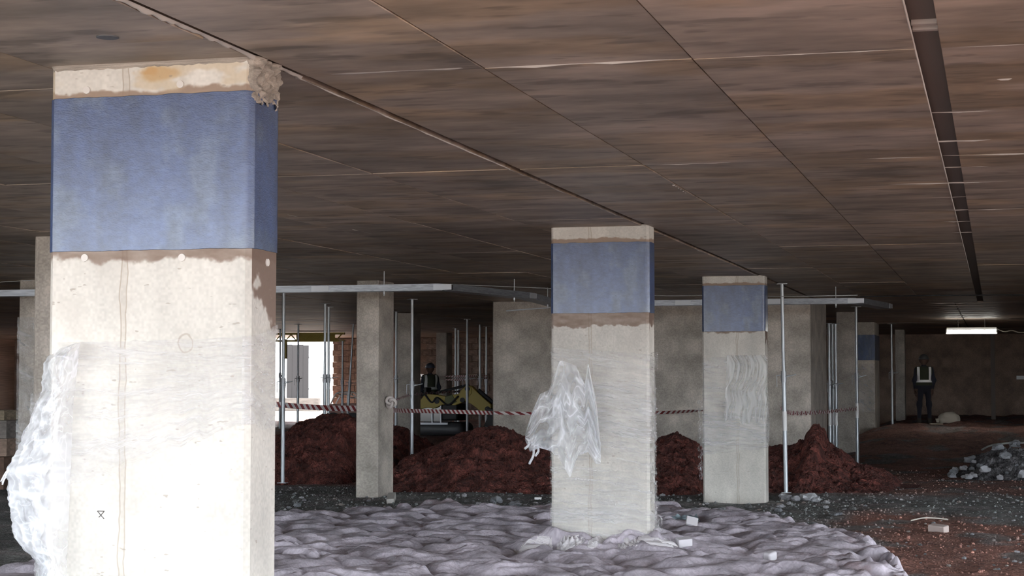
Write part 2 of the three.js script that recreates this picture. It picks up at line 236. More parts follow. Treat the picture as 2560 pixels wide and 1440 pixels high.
function shaftTexture(size, w, d, c, o) {
  const T = round(w, d, c), F = w - 2 * c;                 // o: seam (m from left), blueLow, blueHigh, ochre stain, seed, stain depth
  return texture(size, size, (u, v) => {
    const s = u * T, y = v * CEIL, sd = o.seed;
    let k = 0.93 + 0.2 * (vfbm(s * 3 + sd, y * 3, 5) - 0.5) + 0.07 * (vn(s * 90 + sd, y * 90) - 0.5) + 0.1 * (vfbm(s * 9 + sd, y * 2.2, 3) - 0.5);
    let col = [230 * k, 224 * k, 214 * k];
    col = mixc(col, [198, 190, 180], 0.3 * sstep(0.55, 0.75, vfbm(s * 4 + 40 + sd, y * 2.5, 4)));
    // wavering pour seam with leached edges
    const wob = o.seam + 0.012 * (vfbm(y * 7 + sd, 3, 3) - 0.5) * 2, ds = Math.abs(s - wob), wid = 0.007 + 0.012 * vfbm(y * 11 + sd, 9, 3);
    if (s < F) { col = mixc(col, [168, 154, 138], 0.62 * (1 - sstep(0.0015, 0.0045, Math.abs(ds - wid))) + 0.18 * (1 - sstep(wid * 0.6, wid, ds))); }
    // unpainted primer smear round the bandage
    const ragged = 0.03 * (vfbm(s * 16 + sd, y * 16, 4) - 0.5) * 2 + 0.07 * (vfbm(s * 6 + sd, y * 10 + 4, 4) - 0.5) * (o.stain > 0.08 ? 2 : 0.6);
    const low = o.blueLow - y, smear = 1 - sstep(o.stain - 0.02, o.stain, low + ragged + 0.04 * (vfbm(s * 5 + sd, 2, 3) - 0.5));
    if (low > -0.05) col = mixc(col, [126, 104, 90], smear * (0.45 + 0.5 * vfbm(s * 12 + sd, y * 30, 3)));
    const side = s > F + 0.03 && s < F + 0.03 + d ? 1 - sstep(0.1, 0.16, low + 0.12 * (vfbm(s * 14 + sd, y * 14 + 5, 4) - 0.5) * 2 - (s - F) * 0.5 * (o.sideStain ?? 0)) : 0;
    if (low > -0.05 && side > 0) col = mixc(col, [112, 90, 78], 0.85 * side);
    const hi = y - o.blueHigh;
    if (hi > -0.02) { col = mixc(col, [150, 126, 108], (1 - sstep(0.015, 0.03, hi + ragged * 0.6)) * 0.85); if (o.ochre) { const e = Math.hypot((s - o.ochre) / 0.13, (y - 2.965) / 0.045); col = mixc(col, [196, 150, 92], 0.8 * (1 - sstep(0.5, 1, e + 0.5 * (vfbm(s * 22, y * 22, 3) - 0.5)))); col = mixc(col, [205, 182, 148], 0.5 * sstep(0.5, 0.65, vfbm(s * 7 + 3, y * 14, 3))); } }
    // scattered scuffs
    col = mixc(col, [150, 138, 126], 0.5 * sstep(0.8, 0.86, vfbm(s * 20 + sd, y * 60 + sd, 3)));
    if (o.mark) { const a = (s - o.mark[0]) / 0.017, b = (y - o.mark[1]) / 0.017; const L = (x0, y0, x1, y1) => { const t = clamp(((a - x0) * (x1 - x0) + (b - y0) * (y1 - y0)) / ((x1 - x0) ** 2 + (y1 - y0) ** 2)); return Math.hypot(a - x0 - t * (x1 - x0), b - y0 - t * (y1 - y0)); }; if (Math.abs(a) < 2 && Math.abs(b) < 2 && Math.min(L(-0.95, 0.9, 0.95, 0.9), L(-0.95, 0.9, 0.9, -1), L(0.95, 0.9, -0.5, -0.6), L(-0.5, -0.6, 0.1, 0.0)) < 0.1) col = [70, 66, 66]; }
    if (o.ring) { const e = Math.hypot((s - o.ring[0]) / 0.032, (y - o.ring[1]) / 0.04) + 0.3 * (vfbm(s * 40, y * 40, 2) - 0.5); col = mixc(col, [172, 160, 146], 0.6 * (1 - sstep(0.06, 0.14, Math.abs(e - 1)))); }
    return col;
  });
}
const COLS = { A: { w: 0.95, d: 0.31, c: 0.022, x: -3.52, z: -7.06 }, B: { w: 0.9, d: 0.28, c: 0.022, x: -3.44, z: -15.85 }, C: { w: 0.84, d: 0.31, c: 0.02, x: -3.395, z: -24.1 } };
function column(k, label, tex, blueLow, blueHigh, wrapLabel) {
  const { w, d, c, x, z } = COLS[k]; const g = thing('concrete_column', label, 'column', x, 0, z - d / 2);
  tex.wrapS = THREE.RepeatWrapping; tex.wrapT = THREE.ClampToEdgeWrapping;
  part('shaft', prismGeo(w, d, c, -0.3, CEIL + 0.01), std({ map: tex, color: lin(0.74, 0.75, 0.76), roughness: 0.82, bumpMap: fineBump, bumpScale: 0.0025 }), g);
  // the coating: brushed on by hand, so its faces and its two edges waver
  const T = round(w, d, c), nu = 260, nv = 90, cuts = [];
  const sleeve = grid(nu, nv, (u, v) => { const s = u * T, lowY = blueLow + 0.004 * fbm(s * 5, z, 3), highY = blueHigh + 0.006 * fbm(s * 5 + 9, z, 3), y = lerp(lowY, highY, clamp((v - 0.02) / 0.96)); const edge = v < 0.011 || v > 0.989 ? 0 : 1; const o = edge ? 0.006 + 0.0003 * fbm(s * 9, y * 7 + z, 3) : -0.004; const q = perimeter(w, d, c, s, o); return [q[0], y, q[1]]; }, (u, v) => [u * T, v * (blueHigh - blueLow)]);
  part('blue_wrap', sleeve, blueMat, g, wrapLabel);
  return g;
}
function plugs(g, k, list) { const { w, d, c } = COLS[k]; for (const [s, y] of list) { const q = perimeter(w, d, c, s, 0.002); const p = part('tie_plug', new THREE.CylinderGeometry(0.016, 0.017, 0.008, 18), std({ color: lin(0.56, 0.53, 0.5), roughness: 0.8 }), g); p.position.set(q[0], y, q[1]); p.quaternion.setFromUnitVectors(V(0, 1, 0), V(q[2], 0, q[3])); } }
// stretch film wound round a column: top and bottom edges by s, wrinkles run along the winding
function filmWrap(g, k, s0, s1, top, bot, mat, seed, amp = 0.006, slope = 0.25, name = 'stretch_film', off = 0.004) {
  const { w, d, c } = COLS[k];
  const n = Math.round((s1 - s0) * 150), geo = grid(n, 130, (u, v) => { const s = lerp(s0, s1, u); const yt = poly(top, s) + 0.008 * fbm(s * 8 + seed, 1, 3), yb = poly(bot, s) + 0.02 * fbm(s * 9 + seed, 5, 3); const y = lerp(yb, yt, v); const q2 = (y + slope * s) * 9 + 0.4 * fbm(s * 2, y * 2 + seed, 2); const ridge = Math.pow(1 - Math.abs(sn(s * 0.9 + seed, q2 * 1.6)), 3) * 0.8 + 0.5 * Math.pow(1 - Math.abs(sn(s * 2.4 + seed + 9, q2 * 4)), 4); const o = off + amp * ridge + amp * 0.35 * (fbm(s * 5 + seed, y * 5, 2) + 0.5); const q = perimeter(w, d, c, s, o); return [q[0], y, q[1]]; });
  return part(name, geo, mat, g);
}

// --- the big column close to the open edge
const cA = COLS.A, texA = shaftTexture(1600, cA.w, cA.d, cA.c, { seam: 0.345, blueLow: 2.2, blueHigh: 2.875, stain: 0.05, sideStain: 1.2, seed: 3, ochre: 0.5, mark: [0.245, 1.062], ring: [0.635, 1.8] });
const colA = column('A', 'large pale concrete column with a big pale blue band and film bulging from its side', texA, 2.2, 2.872, 'pale blue brushed waterproofing band');
plugs(colA, 'A', [[0.155, 2.172], [0.615, 2.165], [0.155, 2.905], [0.6, 2.912], [1.1, 2.15]]);
{ // broken, knobbly concrete on the side of the head
  const { w, d, c } = cA; const gk = grid(70, 60, (u, v) => { const s = lerp(0.9, 1.23, u), y = lerp(2.83 + 0.035 * fbm(s * 20, 4, 3), CEIL, v); const rim = Math.min(1, 8 * u, 8 * (1 - u)) ; const o = -0.012 + rim * (0.02 + 0.03 * fbm(s * 16, y * 16, 4) + 0.02 * v); const q = perimeter(w, d, c, s, o); return [q[0], y, q[1]]; });
  part('rough_head_patch', gk, std({ map: wallTex, color: lin(0.95, 0.9, 0.85), roughness: 0.95 }), colA, 'broken knobbly concrete at the top corner');
  part('bearing_lip', grid(60, 6, (u, v) => { const s = lerp(-0.02, 0.94, u), y = lerp(CEIL - 0.03 - 0.006 * fbm(s * 14, 2, 2), CEIL, v); const q = perimeter(w, d, c, s, -0.002 + 0.014 * v + 0.003 * fbm(s * 20, y * 30, 2)); return [q[0], y, q[1]]; }), std({ map: wallTex, color: lin(1, 0.95, 0.9), roughness: 0.9 }), colA);
}
filmWrap(colA, 'A', 0.02, 0.93, [[0.1, 1.805], [0.5, 1.81], [0.9, 1.825]], [[0.1, 1.19], [0.3, 1.24], [0.6, 1.36], [0.9, 1.46]], filmThin, 11, 0.006, 0.2);
filmWrap(colA, 'A', 0.9, 1.25, [[0.9, 1.825], [1.0, 1.84], [1.25, 1.89]], [[0.9, 1.46], [1.05, 1.425], [1.25, 1.45]], filmThin, 14, 0.009, -0.6);
{ // film that has come loose and hangs in a bag off the left edge
  const zf = cA.z, inner = [[857, 201], [900, 196], [1000, 184], [1200, 176], [1445, 166]];
  const outer = [[857, 190], [870, 152], [888, 124], [905, 110], [979, 102], [1043, 76], [1075, 66], [1107, 50], [1150, 30], [1183, 13], [1200, 20], [1248, 23], [1300, 28], [1341, 35], [1375, 60], [1399, 87], [1445, 93]];
  const local = (px, py, dz) => { const p = atZ(px, py, zf + dz); return [p.x - colA.position.x, p.y, p.z - colA.position.z]; };
  const bulge = grid(70, 220, (u, v) => { const py = lerp(1700, 857, v), yy = Math.min(py, 1445), xi = poly(inner, yy), xo = poly(outer, yy) + 5 * fbm(py * 0.05, 3, 3), k = Math.min(1, (xi - xo) / 140); const px = lerp(xo, xi, u); const fold = Math.pow(1 - Math.abs(sn(u * 2.4 + py * 0.006, py * 0.009 - u * 1.5 + 2)), 2.5) * 0.045 + 0.012 * Math.pow(1 - Math.abs(sn(u * 4 - py * 0.012, py * 0.016 + u * 2)), 2) + 0.006 * sn(u * 9 + py * 0.02, py * 0.03); return local(px, py, 0.012 + Math.sin(Math.PI * u) * (0.05 + 0.1 * k) + fold * Math.sin(Math.PI * Math.min(1, u * 1.3 + 0.05)) - 0.03 * (1 - u)); }, (u, v) => [u * 0.3, v * 1.7]);
  part('loose_film', bulge, filmMilky, colA, 'loose milky film hanging in a bag');
  const back = grid(40, 160, (u, v) => { const py = lerp(1700, 870, v), yy = Math.min(py, 1445), xo = poly(outer, yy) + 5 * fbm(py * 0.05, 3, 3), q = perimeter(cA.w, cA.d, cA.c, -0.02 - 0.2, 0.006); const a = local(xo, py, 0.012 - 0.03), b = [q[0], a[1], q[1]]; const t = u, sag = Math.sin(Math.PI * t) * 0.05; return [lerp(a[0], b[0], t) - sag * 0.6, a[1], lerp(a[2], b[2], t) + 0.02 * sn(t * 4, py * 0.012)]; }, (u, v) => [u * 0.3 + 0.5, v * 1.5]);
  part('loose_film', back, filmMilky, colA);
  const tatters = []; for (let k = 0; k < 5; k++) { const a = local(24 - k * 2, 1172 + k * 5, 0), b = local(8 - k * 1.5 + R(-4, 4), 1196 + k * 4, 0.02); tatters.push(tube([V(...a), V((a[0] + b[0]) / 2, (a[1] + b[1]) / 2 + 0.006, a[2] + 0.01), V(...b)], 0.0035, 8, 5)); }
  part('torn_strip', merged(tatters), filmMilky, colA);
}

// --- the middle column standing in the dust
const cB = COLS.B, texB = shaftTexture(1024, cB.w, cB.d, cB.c, { seam: 0.34, blueLow: 2.235, blueHigh: 2.88, stain: 0.12, seed: 21 });
const colB = column('B', 'concrete column with mid blue band, its film wrapped shaft buried in grey dust', texB, 2.235, 2.872, 'blue brushed waterproofing band');
{
  filmWrap(colB, 'B', -0.03, 1.16, [[-0.05, 1.93], [0.4, 1.9], [0.9, 1.86], [1.2, 1.84]], [[-0.05, 1.15], [1.2, 1.1]], filmThin, 31, 0.01, 0.1);
  filmWrap(colB, 'B', -0.03, 1.16, [[-0.05, 1.5], [0.5, 1.62], [1.2, 1.55]], [[-0.05, 0.35], [1.2, 0.36]], filmMat, 37, 0.012, 0.05, 'stretch_film', 0.012);
  filmWrap(colB, 'B', -0.02, 1.16, [[-0.05, 0.48], [0.5, 0.5], [1.2, 0.45]], [[-0.05, -0.1], [1.2, -0.1]], filmThin, 41, 0.016, 0.02, 'stretch_film', 0.014);
  const loc = (px, py, dz) => { const p = atZ(px, py, cB.z + dz); return [p.x - colB.position.x, p.y, p.z - colB.position.z]; };
  // torn flap flying off the left edge
  const top = [[1313, 1085], [1330, 1030], [1350, 985], [1372, 975], [1400, 900], [1440, 915], [1462, 960], [1470, 905], [1490, 1000], [1502, 1110]], low = [[1313, 1100], [1325, 1130], [1350, 1120], [1378, 1128], [1400, 1150], [1425, 1195], [1445, 1140], [1470, 1130], [1490, 1160], [1502, 1160]];
  const flap = grid(110, 70, (u, v) => { const px = lerp(1313, 1502, u), py = lerp(poly(low, px), poly(top, px), v); const fold = Math.pow(1 - Math.abs(sn(px * 0.011 + v * 0.9, v * 1.1 - px * 0.006)), 2) * 0.09 + 0.03 * Math.pow(1 - Math.abs(sn(px * 0.02 - v * 1.6 + 5, v * 2.2)), 2) + 0.02 * sn(px * 0.03, v * 3); return loc(px, py, 0.03 + fold + (px < 1378 ? -0.06 * (1378 - px) / 65 : 0.01)); }, (u, v) => [u * 0.7, v * 0.7]);
  part('loose_film', flap, filmMilky, colB, 'torn milky film flap');
  const tail = []; for (const [x0, y0, x1, y1] of [[1335, 1118, 1323, 1160], [1345, 1118, 1338, 1140], [1322, 1105, 1312, 1122]]) tail.push(tube([V(...loc(x0, y0, 0.02)), V(...loc((x0 + x1) / 2 + 4, (y0 + y1) / 2, 0.04)), V(...loc(x1, y1, 0.03))], 0.012, 10, 5));
  part('torn_strip', merged(tail), filmMilky, colB);
  const knob = grid(24, 24, (u, v) => { const px = lerp(1618, 1645, u), py = lerp(925, 880, v); return loc(px, py, -0.1 + 0.06 * Math.sin(Math.PI * u) * Math.sin(Math.PI * v) + 0.02 * sn(u * 4, v * 4)); });
  part('loose_film', knob, filmMat, colB);
  const skirt = grid(30, 60, (u, v) => { const py = lerp(1400, 1040, v), px = lerp(1628, 1640 + 18 * sstep(1180, 1360, py) + 5 * sn(py * 0.05, 2), u); return loc(px, py, -0.06 + 0.04 * sn(u * 3 + 3, py * 0.03)); });
  part('loose_film', skirt, filmMat, colB);
}

// --- the third column in the line
const cC = COLS.C, texC = shaftTexture(1024, cC.w, cC.d, cC.c, { seam: 0.45, blueLow: 2.275, blueHigh: 2.9, stain: 0.02, seed: 55 });
const colC = column('C', 'concrete column with dark blue band and glossy creased film at mid height', texC, 2.275, 2.893, 'dark blue brushed waterproofing band');
{
  filmWrap(colC, 'C', -0.02, 1.1, [[0, 1.92], [0.5, 1.95], [1.1, 1.9]], [[0, 0.72], [0.4, 0.8], [1.1, 0.78]], filmThin, 61, 0.014, 0.1);
  filmWrap(colC, 'C', -0.02, 1.1, [[0, 1.2], [1.1, 1.15]], [[0, 0.62], [1.1, 0.75]], filmThin, 67, 0.012, -0.1, 'stretch_film', 0.012);
  const loc = (px, py, dz) => { const p = atZ(px, py, cC.z + dz); return [p.x - colC.position.x, p.y, p.z - colC.position.z]; };
  const crumple = grid(90, 60, (u, v) => { const py = lerp(1052 + 12 * sn(u * 5, 1), 888, v), px = lerp(1818 - 8 * (1 - v), 1918, u); const f = Math.pow(1 - Math.abs(sn(u * 6 + 0.7 * sn(v * 2, 4), v * 0.9 + 7)), 3) * 0.07; return loc(px, py, 0.02 + f); });
  part('loose_film', crumple, phys({ color: lin(0.86, 0.86, 0.87), roughness: 0.08, transparent: true, opacity: 0.3, side: THREE.DoubleSide, specularIntensity: 1 }), colC, 'glossy creased clear film');
  const tail = grid(20, 50, (u, v) => { const py = lerp(1200, 1000, v), px = lerp(1758, 1746 + 6 * sn(py * 0.04, 1), u); return loc(px, py, 0.01 + 0.03 * sn(u * 2, py * 0.05)); });
  part('loose_film', tail, filmMat, colC);
}

// --- plain columns, piers and the core wall behind
function pier(name, label, x0, x1, z0, z1, mat, y1 = CEIL + 0.01, cat = 'column') { const g = thing(name, label, cat, (x0 + x1) / 2, -0.2, (z0 + z1) / 2); part('shaft', scaleUV(prismGeo(x1 - x0, z0 - z1, 0.018, 0, y1 + 0.2), round(x1 - x0, z0 - z1, 0.018) / 2.4, CEIL / 2.4), mat, g); return g; }
pier('concrete_column', 'slim bare concrete column standing between two red earth mounds', -8.69, -8.36, -23.9, -24.58, plainConcrete);
const pA2 = pier('concrete_column', 'shaded brown concrete column close behind the large pale column', -8.98, -8.1, -15.6, -15.95, plainConcrete);
part('stretch_film', grid(60, 80, (u, v) => [lerp(-0.45, 0.45, u), lerp(0.4, 1.7, v), 0.19 + 0.012 * Math.pow(1 - Math.abs(sn(u * 3, v * 16)), 3)]), filmThin, pA2);
const pB2 = pier('concrete_column', 'film wrapped grey column under the tray beside the stacked blocks', -13.18, -12.3, -22.5, -22.85, plainConcrete);
part('stretch_film', grid(60, 90, (u, v) => [lerp(-0.45, 0.45, u), lerp(0.4, 2.7, v), 0.19 + 0.014 * Math.pow(1 - Math.abs(sn(u * 4, v * 14)), 3)]), filmThin, pB2);
const coreWall = pier('core_wall', 'broad grey concrete lift core wall behind the blue banded columns', -8.74, -3.07, -31.2, -34.2, plainConcrete, CEIL + 0.01, 'wall');
pier('concrete_column', 'grey concrete column just behind the three slim props', -3.21, -2.82, -38, -38.6, plainConcrete);
{ const g = pier('concrete_column', 'far dark column with faint blue band and film, beside a lone prop', -3.3, -2.87, -45, -46.8, plainConcrete); const x = -3.085; part('blue_wrap', box(0.45, 0.62, 1.82, 0, 2.6, 0), blueMat, g); part('stretch_film', grid(30, 60, (u, v) => [lerp(-0.22, 0.22, u), lerp(1.0, 2.2, v), 0.915 + 0.02 * Math.pow(1 - Math.abs(sn(u * 3, v * 9)), 3)]), filmThin, g); }
pier('concrete_column', 'dark concrete pier left of the broad core wall, beyond the tape', atZ(988, 900, -36).x, atZ(1030, 900, -36).x, -36, -36.6, plainConcrete);
pier('concrete_column', 'pinkish far column behind the excavator boom', atZ(1090, 900, -52).x, atZ(1116, 900, -52).x, -52, -52.6, plainConcrete);
pier('concrete_column', 'narrow grey column at the dark end wall behind the reflective vest worker', atZ(2238, 900, -52).x, atZ(2262, 900, -52).x, -52, -52.5, plainConcrete);

// ------------------------------------------------------------------ red earth mounds
const earthTex = texture(512, 512, (u, v) => { const k = 0.7 + 0.7 * (vfbm(u * 18, v * 18, 5) - 0.5) + 0.3 * (vn(u * 120, v * 120) - 0.5); return [225 * k, 222 * k, 220 * k]; });
const earthMat = std({ map: earthTex, color: lin(0.34, 0.1, 0.08), roughness: 0.97, bumpMap: soilBump, bumpScale: 0.04 });
function mound(label, ridge, zc, front, back, seed, mat = earthMat) {
  const pts = ridge.map(([px, py]) => { const p = atZ(px, py, zc); return [p.x, p.y]; }), x0 = pts[0][0], x1 = pts[pts.length - 1][0];
  const g = grid(220, 110, (u, v) => {
    const x = lerp(x0, x1, u), dz = lerp(front, -back, v), t = dz > 0 ? dz / front : -dz / back, h = Math.max(0, poly(pts, x) - 0.015);
    const prof = Math.pow(clamp(1 - t), 0.85), rough = 0.09 * fbm(x * 2.2 + seed, dz * 2.2, 4) + 0.035 * fbm(x * 9 + seed, dz * 9, 3) + 0.02 * fbm(x * 22, dz * 22 + seed, 2);
    const shoulder = 1 + 0.18 * fbm(x * 1.1 + seed, dz * 1.5 + 4, 2) * Math.min(1, 3 * t);
    const y = -0.06 + (h + 0.06) * prof * shoulder + rough * Math.min(1, h * 3) * (t > 0.02 ? 1 : 0.4);
    return [x + 0.04 * sn(x * 3, dz * 3 + seed), y, zc + dz];
  }, (u, v) => [lerp(x0, x1, u) / 1.6, v * (front + back) / 1.6]);
  return solo('earth_mound', g, mat, label, 'earth mound');
}
mound('dark red earth mound left of the slim bare column', [[640, 1130], [690, 1090], [720, 1076], [746, 1053], [802, 1034], [858, 1030], [890, 1040], [940, 1110], [965, 1200]], -28.5, 2.1, 1.9, 3);
mound('dark low earth mound behind the slim bare column, below the excavator', [[930, 1200], [970, 1080], [985, 1062], [1017, 1068], [1060, 1098], [1092, 1130], [1110, 1180]], -32.9, 1.8, 1.6, 53);
mound('wide red earth mound between the slim bare column and the torn flap column', [[975, 1225], [1005, 1165], [1040, 1130], [1100, 1105], [1150, 1080], [1195, 1066], [1240, 1062], [1290, 1075], [1340, 1105], [1400, 1128], [1450, 1165], [1490, 1220]], -27.4, 2.3, 1.7, 13);
mound('red earth mound seen in the gap before the glossy film column', [[1545, 1220], [1585, 1150], [1632, 1106], [1660, 1088], [1685, 1080], [1715, 1091], [1757, 1112], [1790, 1150], [1815, 1215]], -27.6, 2.4, 2.0, 23);
mound('red earth mound with a tall lump on top, around the props', [[1862, 1190], [1900, 1122], [1945, 1108], [1990, 1106], [2018, 1096], [2028, 1072], [2036, 1060], [2050, 1058], [2059, 1066], [2066, 1095], [2100, 1122], [2140, 1155], [2200, 1168], [2235, 1192], [2262, 1225], [2300, 1240]], -28.6, 2.3, 2.2, 33);

// ------------------------------------------------------------------ grey dust over crumpled sheeting
const sheetEdge = [[-10, -19.6], [-7.6, -20.2], [-7.0, -21.2], [-5.5, -21.3], [-4.2, -22.3], [-2.9, -21.6], [-1.9, -19.8], [-1.2, -18.0], [-0.75, -15.8], [-0.4, -13]];
function sheetHeight(x, z) {
  const zb = poly(sheetEdge, x) + 0.5 * fbm(x * 1.3, 7, 3);
  const inside = z - zb + 0.35 * fbm(x * 2.6, z * 2.6, 3), side = clamp((-0.45 - x + 0.9 * fbm(z * 1.2, x * 1.5 + 3, 4)) / 0.9) , m = sstep(-0.25, 0.7, inside) * sstep(-0.4, 0.8, side);
  const wx = x + 0.25 * fbm(x * 1.2, z * 1.2, 2), wz = z + 0.35 * fbm(x * 1.1 + 9, z * 1.1, 2);
  const b1 = Math.abs(sn(wx * 0.55 + 3, wz * 0.75)), b2 = Math.abs(sn(wx * 1.0 + 8, wz * 1.9 + 0.4 * b1)), b3 = Math.abs(sn(wx * 2.4, wz * 4.6 + 5)), b4 = Math.abs(sn(wx * 7 + 4, wz * 11));
  let h = 0.03 + 0.15 * Math.pow(b1, 0.8) + 0.085 * Math.pow(b2, 0.9) + 0.03 * Math.pow(b3, 0.9) * (0.45 + 0.9 * Math.max(0, 0.5 + fbm(x * 0.7, z * 0.7, 2))) + 0.007 * b4 + 0.004 * fbm(x * 20, z * 24, 2);
  const dx = Math.max(0, Math.abs(x - cB.x) - 0.45), dz = Math.max(0, Math.abs(z - (cB.z - 0.14)) - 0.14), dd = Math.hypot(dx, dz * 0.9);
  h += 0.2 * Math.exp(-dd * dd / 0.09) * (0.8 + 0.5 * fbm(x * 3, z * 3, 2));
  return lerp(-0.09, h * 0.8, m);
}
const dustMat = std({ map: texture(512, 512, (u, v) => { const k = 0.86 + 0.3 * (vfbm(u * 8, v * 8, 5) - 0.5) + 0.12 * (vn(u * 150, v * 150) - 0.5); return [204 * k, 198 * k, 206 * k]; }), vertexColors: true, color: lin(1.0, 0.97, 1.0), roughness: 0.95, bumpMap: fineBump, bumpScale: 0.006 });
solo('dust_sheeting', field(stepsOf([-7.9, -7.5, 10, 0.2, 380]), stepsOf([-9.5, -13, 50, -23, 420]), sheetHeight, (x, z) => { const e = Math.min((z - poly(sheetEdge, x)) * 0.8, (-0.5 - x)), k = sstep(0.9, 0, e + 1.3 * fbm(x * 1.1 + 30, z * 1.1, 4)); return mixc([1, 1, 1], [0.62, 0.5, 0.47], 0.75 * k * sstep(-0.1, 0.3, fbm(x * 3, z * 3 + 50, 3))); }, (x, z) => Math.abs(x - cB.x) < cB.w / 2 - 0.03 && z < cB.z - 0.03 && z > cB.z - cB.d + 0.03), dustMat, 'lavender grey dust covered crumpled sheeting spread over the ground between the columns', 'sheeting');

{
  const TB = round(cB.w, cB.d, cB.c);
  part('film_heap', grid(240, 26, (u, v) => { const s = u * TB, a = u * Math.PI * 2, n1 = sn(Math.cos(a) * 1.6, Math.sin(a) * 1.6 + 5), n2 = Math.abs(sn(Math.cos(a) * 7 + v * 1.5, Math.sin(a) * 7 + v * 2)), o = 0.008 + v * (0.3 + 0.14 * n1), q = perimeter(cB.w, cB.d, cB.c, s, o), gy = sheetHeight(q[0] + colB.position.x, q[1] + colB.position.z); return [q[0], Math.max(0, gy) * v + (0.2 + 0.07 * n1) * Math.pow(1 - v, 1.2) + 0.035 * n2 * Math.sin(Math.PI * v) + (v > 0.97 ? -0.03 : 0), q[1]]; }), std({ color: lin(0.66, 0.63, 0.65), roughness: 0.8, bumpMap: fineBump, bumpScale: 0.006 }), colB, 'dusty film heaped round the foot');
}

// ------------------------------------------------------------------ galvanised cable tray with bends
{
  const g = thing('cable_tray', 'galvanised steel cable tray hung below the ceiling, bending past the core wall', 'cable tray');
  const y = 2.76, path = [[-16, -21.9], [-9.6, -21.9], [-6.85, -21.9], [-6.2, -23.2], [-6.45, -26.6], [-7.3, -27.4], [-4.9, -27.5], [-2.2, -27.6], [-1.75, -28.2]];
  const segs = [[[-16, -21.85], [-12, -21.85]], [[-12, -21.85], [-8.4, -21.85]], [[-8.4, -21.85], [-6.75, -21.85]], [[-6.75, -21.85], [-6.35, -24.4]], [[-6.35, -24.4], [-6.6, -27.3]], [[-6.6, -27.3], [-4.6, -27.3]], [[-4.6, -27.3], [-3.2, -27.3]], [[-3.2, -27.3], [-2.0, -27.3]], [[-2.0, -27.3], [-1.72, -29.4]]];
  for (const [a, b] of segs) { const A = V(a[0], y, a[1]), B = V(b[0], y, b[1]), dir = B.clone().sub(A).normalize(), side = V(-dir.z, 0, dir.x).multiplyScalar(0.11); part('tray_length', merged([beam(A, B, 0.22, 0.003), beam(A.clone().add(side), B.clone().add(side), 0.003, 0.085), beam(A.clone().sub(side), B.clone().sub(side), 0.003, 0.085)].map((q, i) => (i ? q.translate(0, 0.04, 0) : q))), trayMetal, g); part('splice_plate', beam(B.clone().add(side).add(dir.clone().multiplyScalar(-0.12)).add(V(0, 0.04, 0)), B.clone().add(side).add(dir.clone().multiplyScalar(0.12)).add(V(0, 0.04, 0)), 0.012, 0.07), galvDull, g); }
  for (const [x, z] of [[-11.2, -21.85], [-9.3, -21.85], [-7.55, -21.85], [-6.4, -24], [-6.52, -26.4], [-5.4, -27.3], [-3.9, -27.3], [-2.3, -27.3]]) part('hanger_rod', merged([cyl(0.006, 0.006, CEIL - y + 0.06, x, (CEIL + y) / 2 - 0.03, z + 0.05, 6), cyl(0.014, 0.014, 0.03, x, y - 0.02, z + 0.05, 6)]), galvDull, g);
}
const wireMat = std({ color: lin(0.34, 0.34, 0.35), roughness: 0.5 });
const fromPx = (list, z) => list.map(([x, y]) => atZ(x, y, z));
solo('slung_wire', tube(fromPx([[640, 716], [985, 706], [1130, 711], [1300, 718], [1500, 727], [1640, 739], [1800, 738], [1960, 741], [2144, 738]], -24.9), 0.006, 90, 5), wireMat, 'thin pale wire slung in front of the core wall above the tray', 'wire');
solo('slung_cable', tube(fromPx([[2150, 742], [2250, 740], [2400, 738], [2600, 737]], -30), 0.012, 40, 6), black, 'black cable slung under the ceiling towards the dark end', 'cable');
solo('slung_wire', tube(fromPx([[-40, 707], [40, 703], [84, 700]], -21), 0.005, 12, 5), wireMat, 'thin wire running above the tray near the film wrapped column', 'wire');
solo('conduit_stub', bar(atZ(1266, 777, -27), atZ(1376, 769, -27), 0.012), galv, 'short bright conduit on the core wall beneath the tray', 'conduit');

// ------------------------------------------------------------------ steel props
function makeProp(base, top, collar, labelPlate) {
  const g = new THREE.Group(); const h = top - base, c = collar - base;
  part('base_plate', box(0.14, 0.008, 0.14, 0, 0.004, 0), galvDull, g);
  part('outer_tube', cyl(0.032, 0.032, c, 0, c / 2 + 0.008, 0, 18), galv, g);
  part('collar', merged([cyl(0.044, 0.044, 0.05, 0, c, 0, 18), cyl(0.039, 0.039, 0.16, 0, c + 0.02, 0, 18)]), galvDull, g);
  const hd = part('handle', bar(V(0, c + 0.01, 0.03), V(0.17, c + 0.05, 0.06), 0.008), galv, g);
  part('pin', merged([bar(V(-0.1, c + 0.04, 0), V(0.09, c + 0.04, 0), 0.007, 8), bar(V(-0.1, c + 0.04, 0), V(-0.1, c - 0.13, 0), 0.006, 8)]), galvDull, g);
  part('inner_tube', cyl(0.025, 0.025, h - c - 0.02, 0, c + (h - c) / 2, 0, 16), galv, g);
  part('head_plate', box(0.14, 0.008, 0.14, 0, h - 0.006, 0), galvDull, g);
  if (labelPlate) part('sticker', cyl(0.034, 0.034, 0.28, 0, c - 0.62, 0, 18), whitePlastic, g, 'white sticker wrapped round the tube');
  return g;
}
function placeProp(px, z, base, label, o = {}) {
  const p = atZ(px, 960, z), g = makeProp(base, o.top ?? CEIL - 0.005, (o.collar ?? 1.65), o.sticker); g.name = numbered('steel_prop'); tag(g, label, 'prop', o.group ?? 'steel props holding up the slab'); g.position.set(p.x, base, z); g.rotation.y = o.turn ?? R(-1, 1); if (o.lean) g.rotation.z = o.lean; scene.add(g); return g;
}
placeProp(1963, -26.15, 0.0, 'steel prop with white sticker standing in front of the lumpy red mound', { sticker: 1, turn: 0.2, lean: 0.012 });
placeProp(2142, -34.9, 0.02, 'steel prop with white sticker behind the toe of the lumpy mound', { sticker: 1, turn: 0.6 });
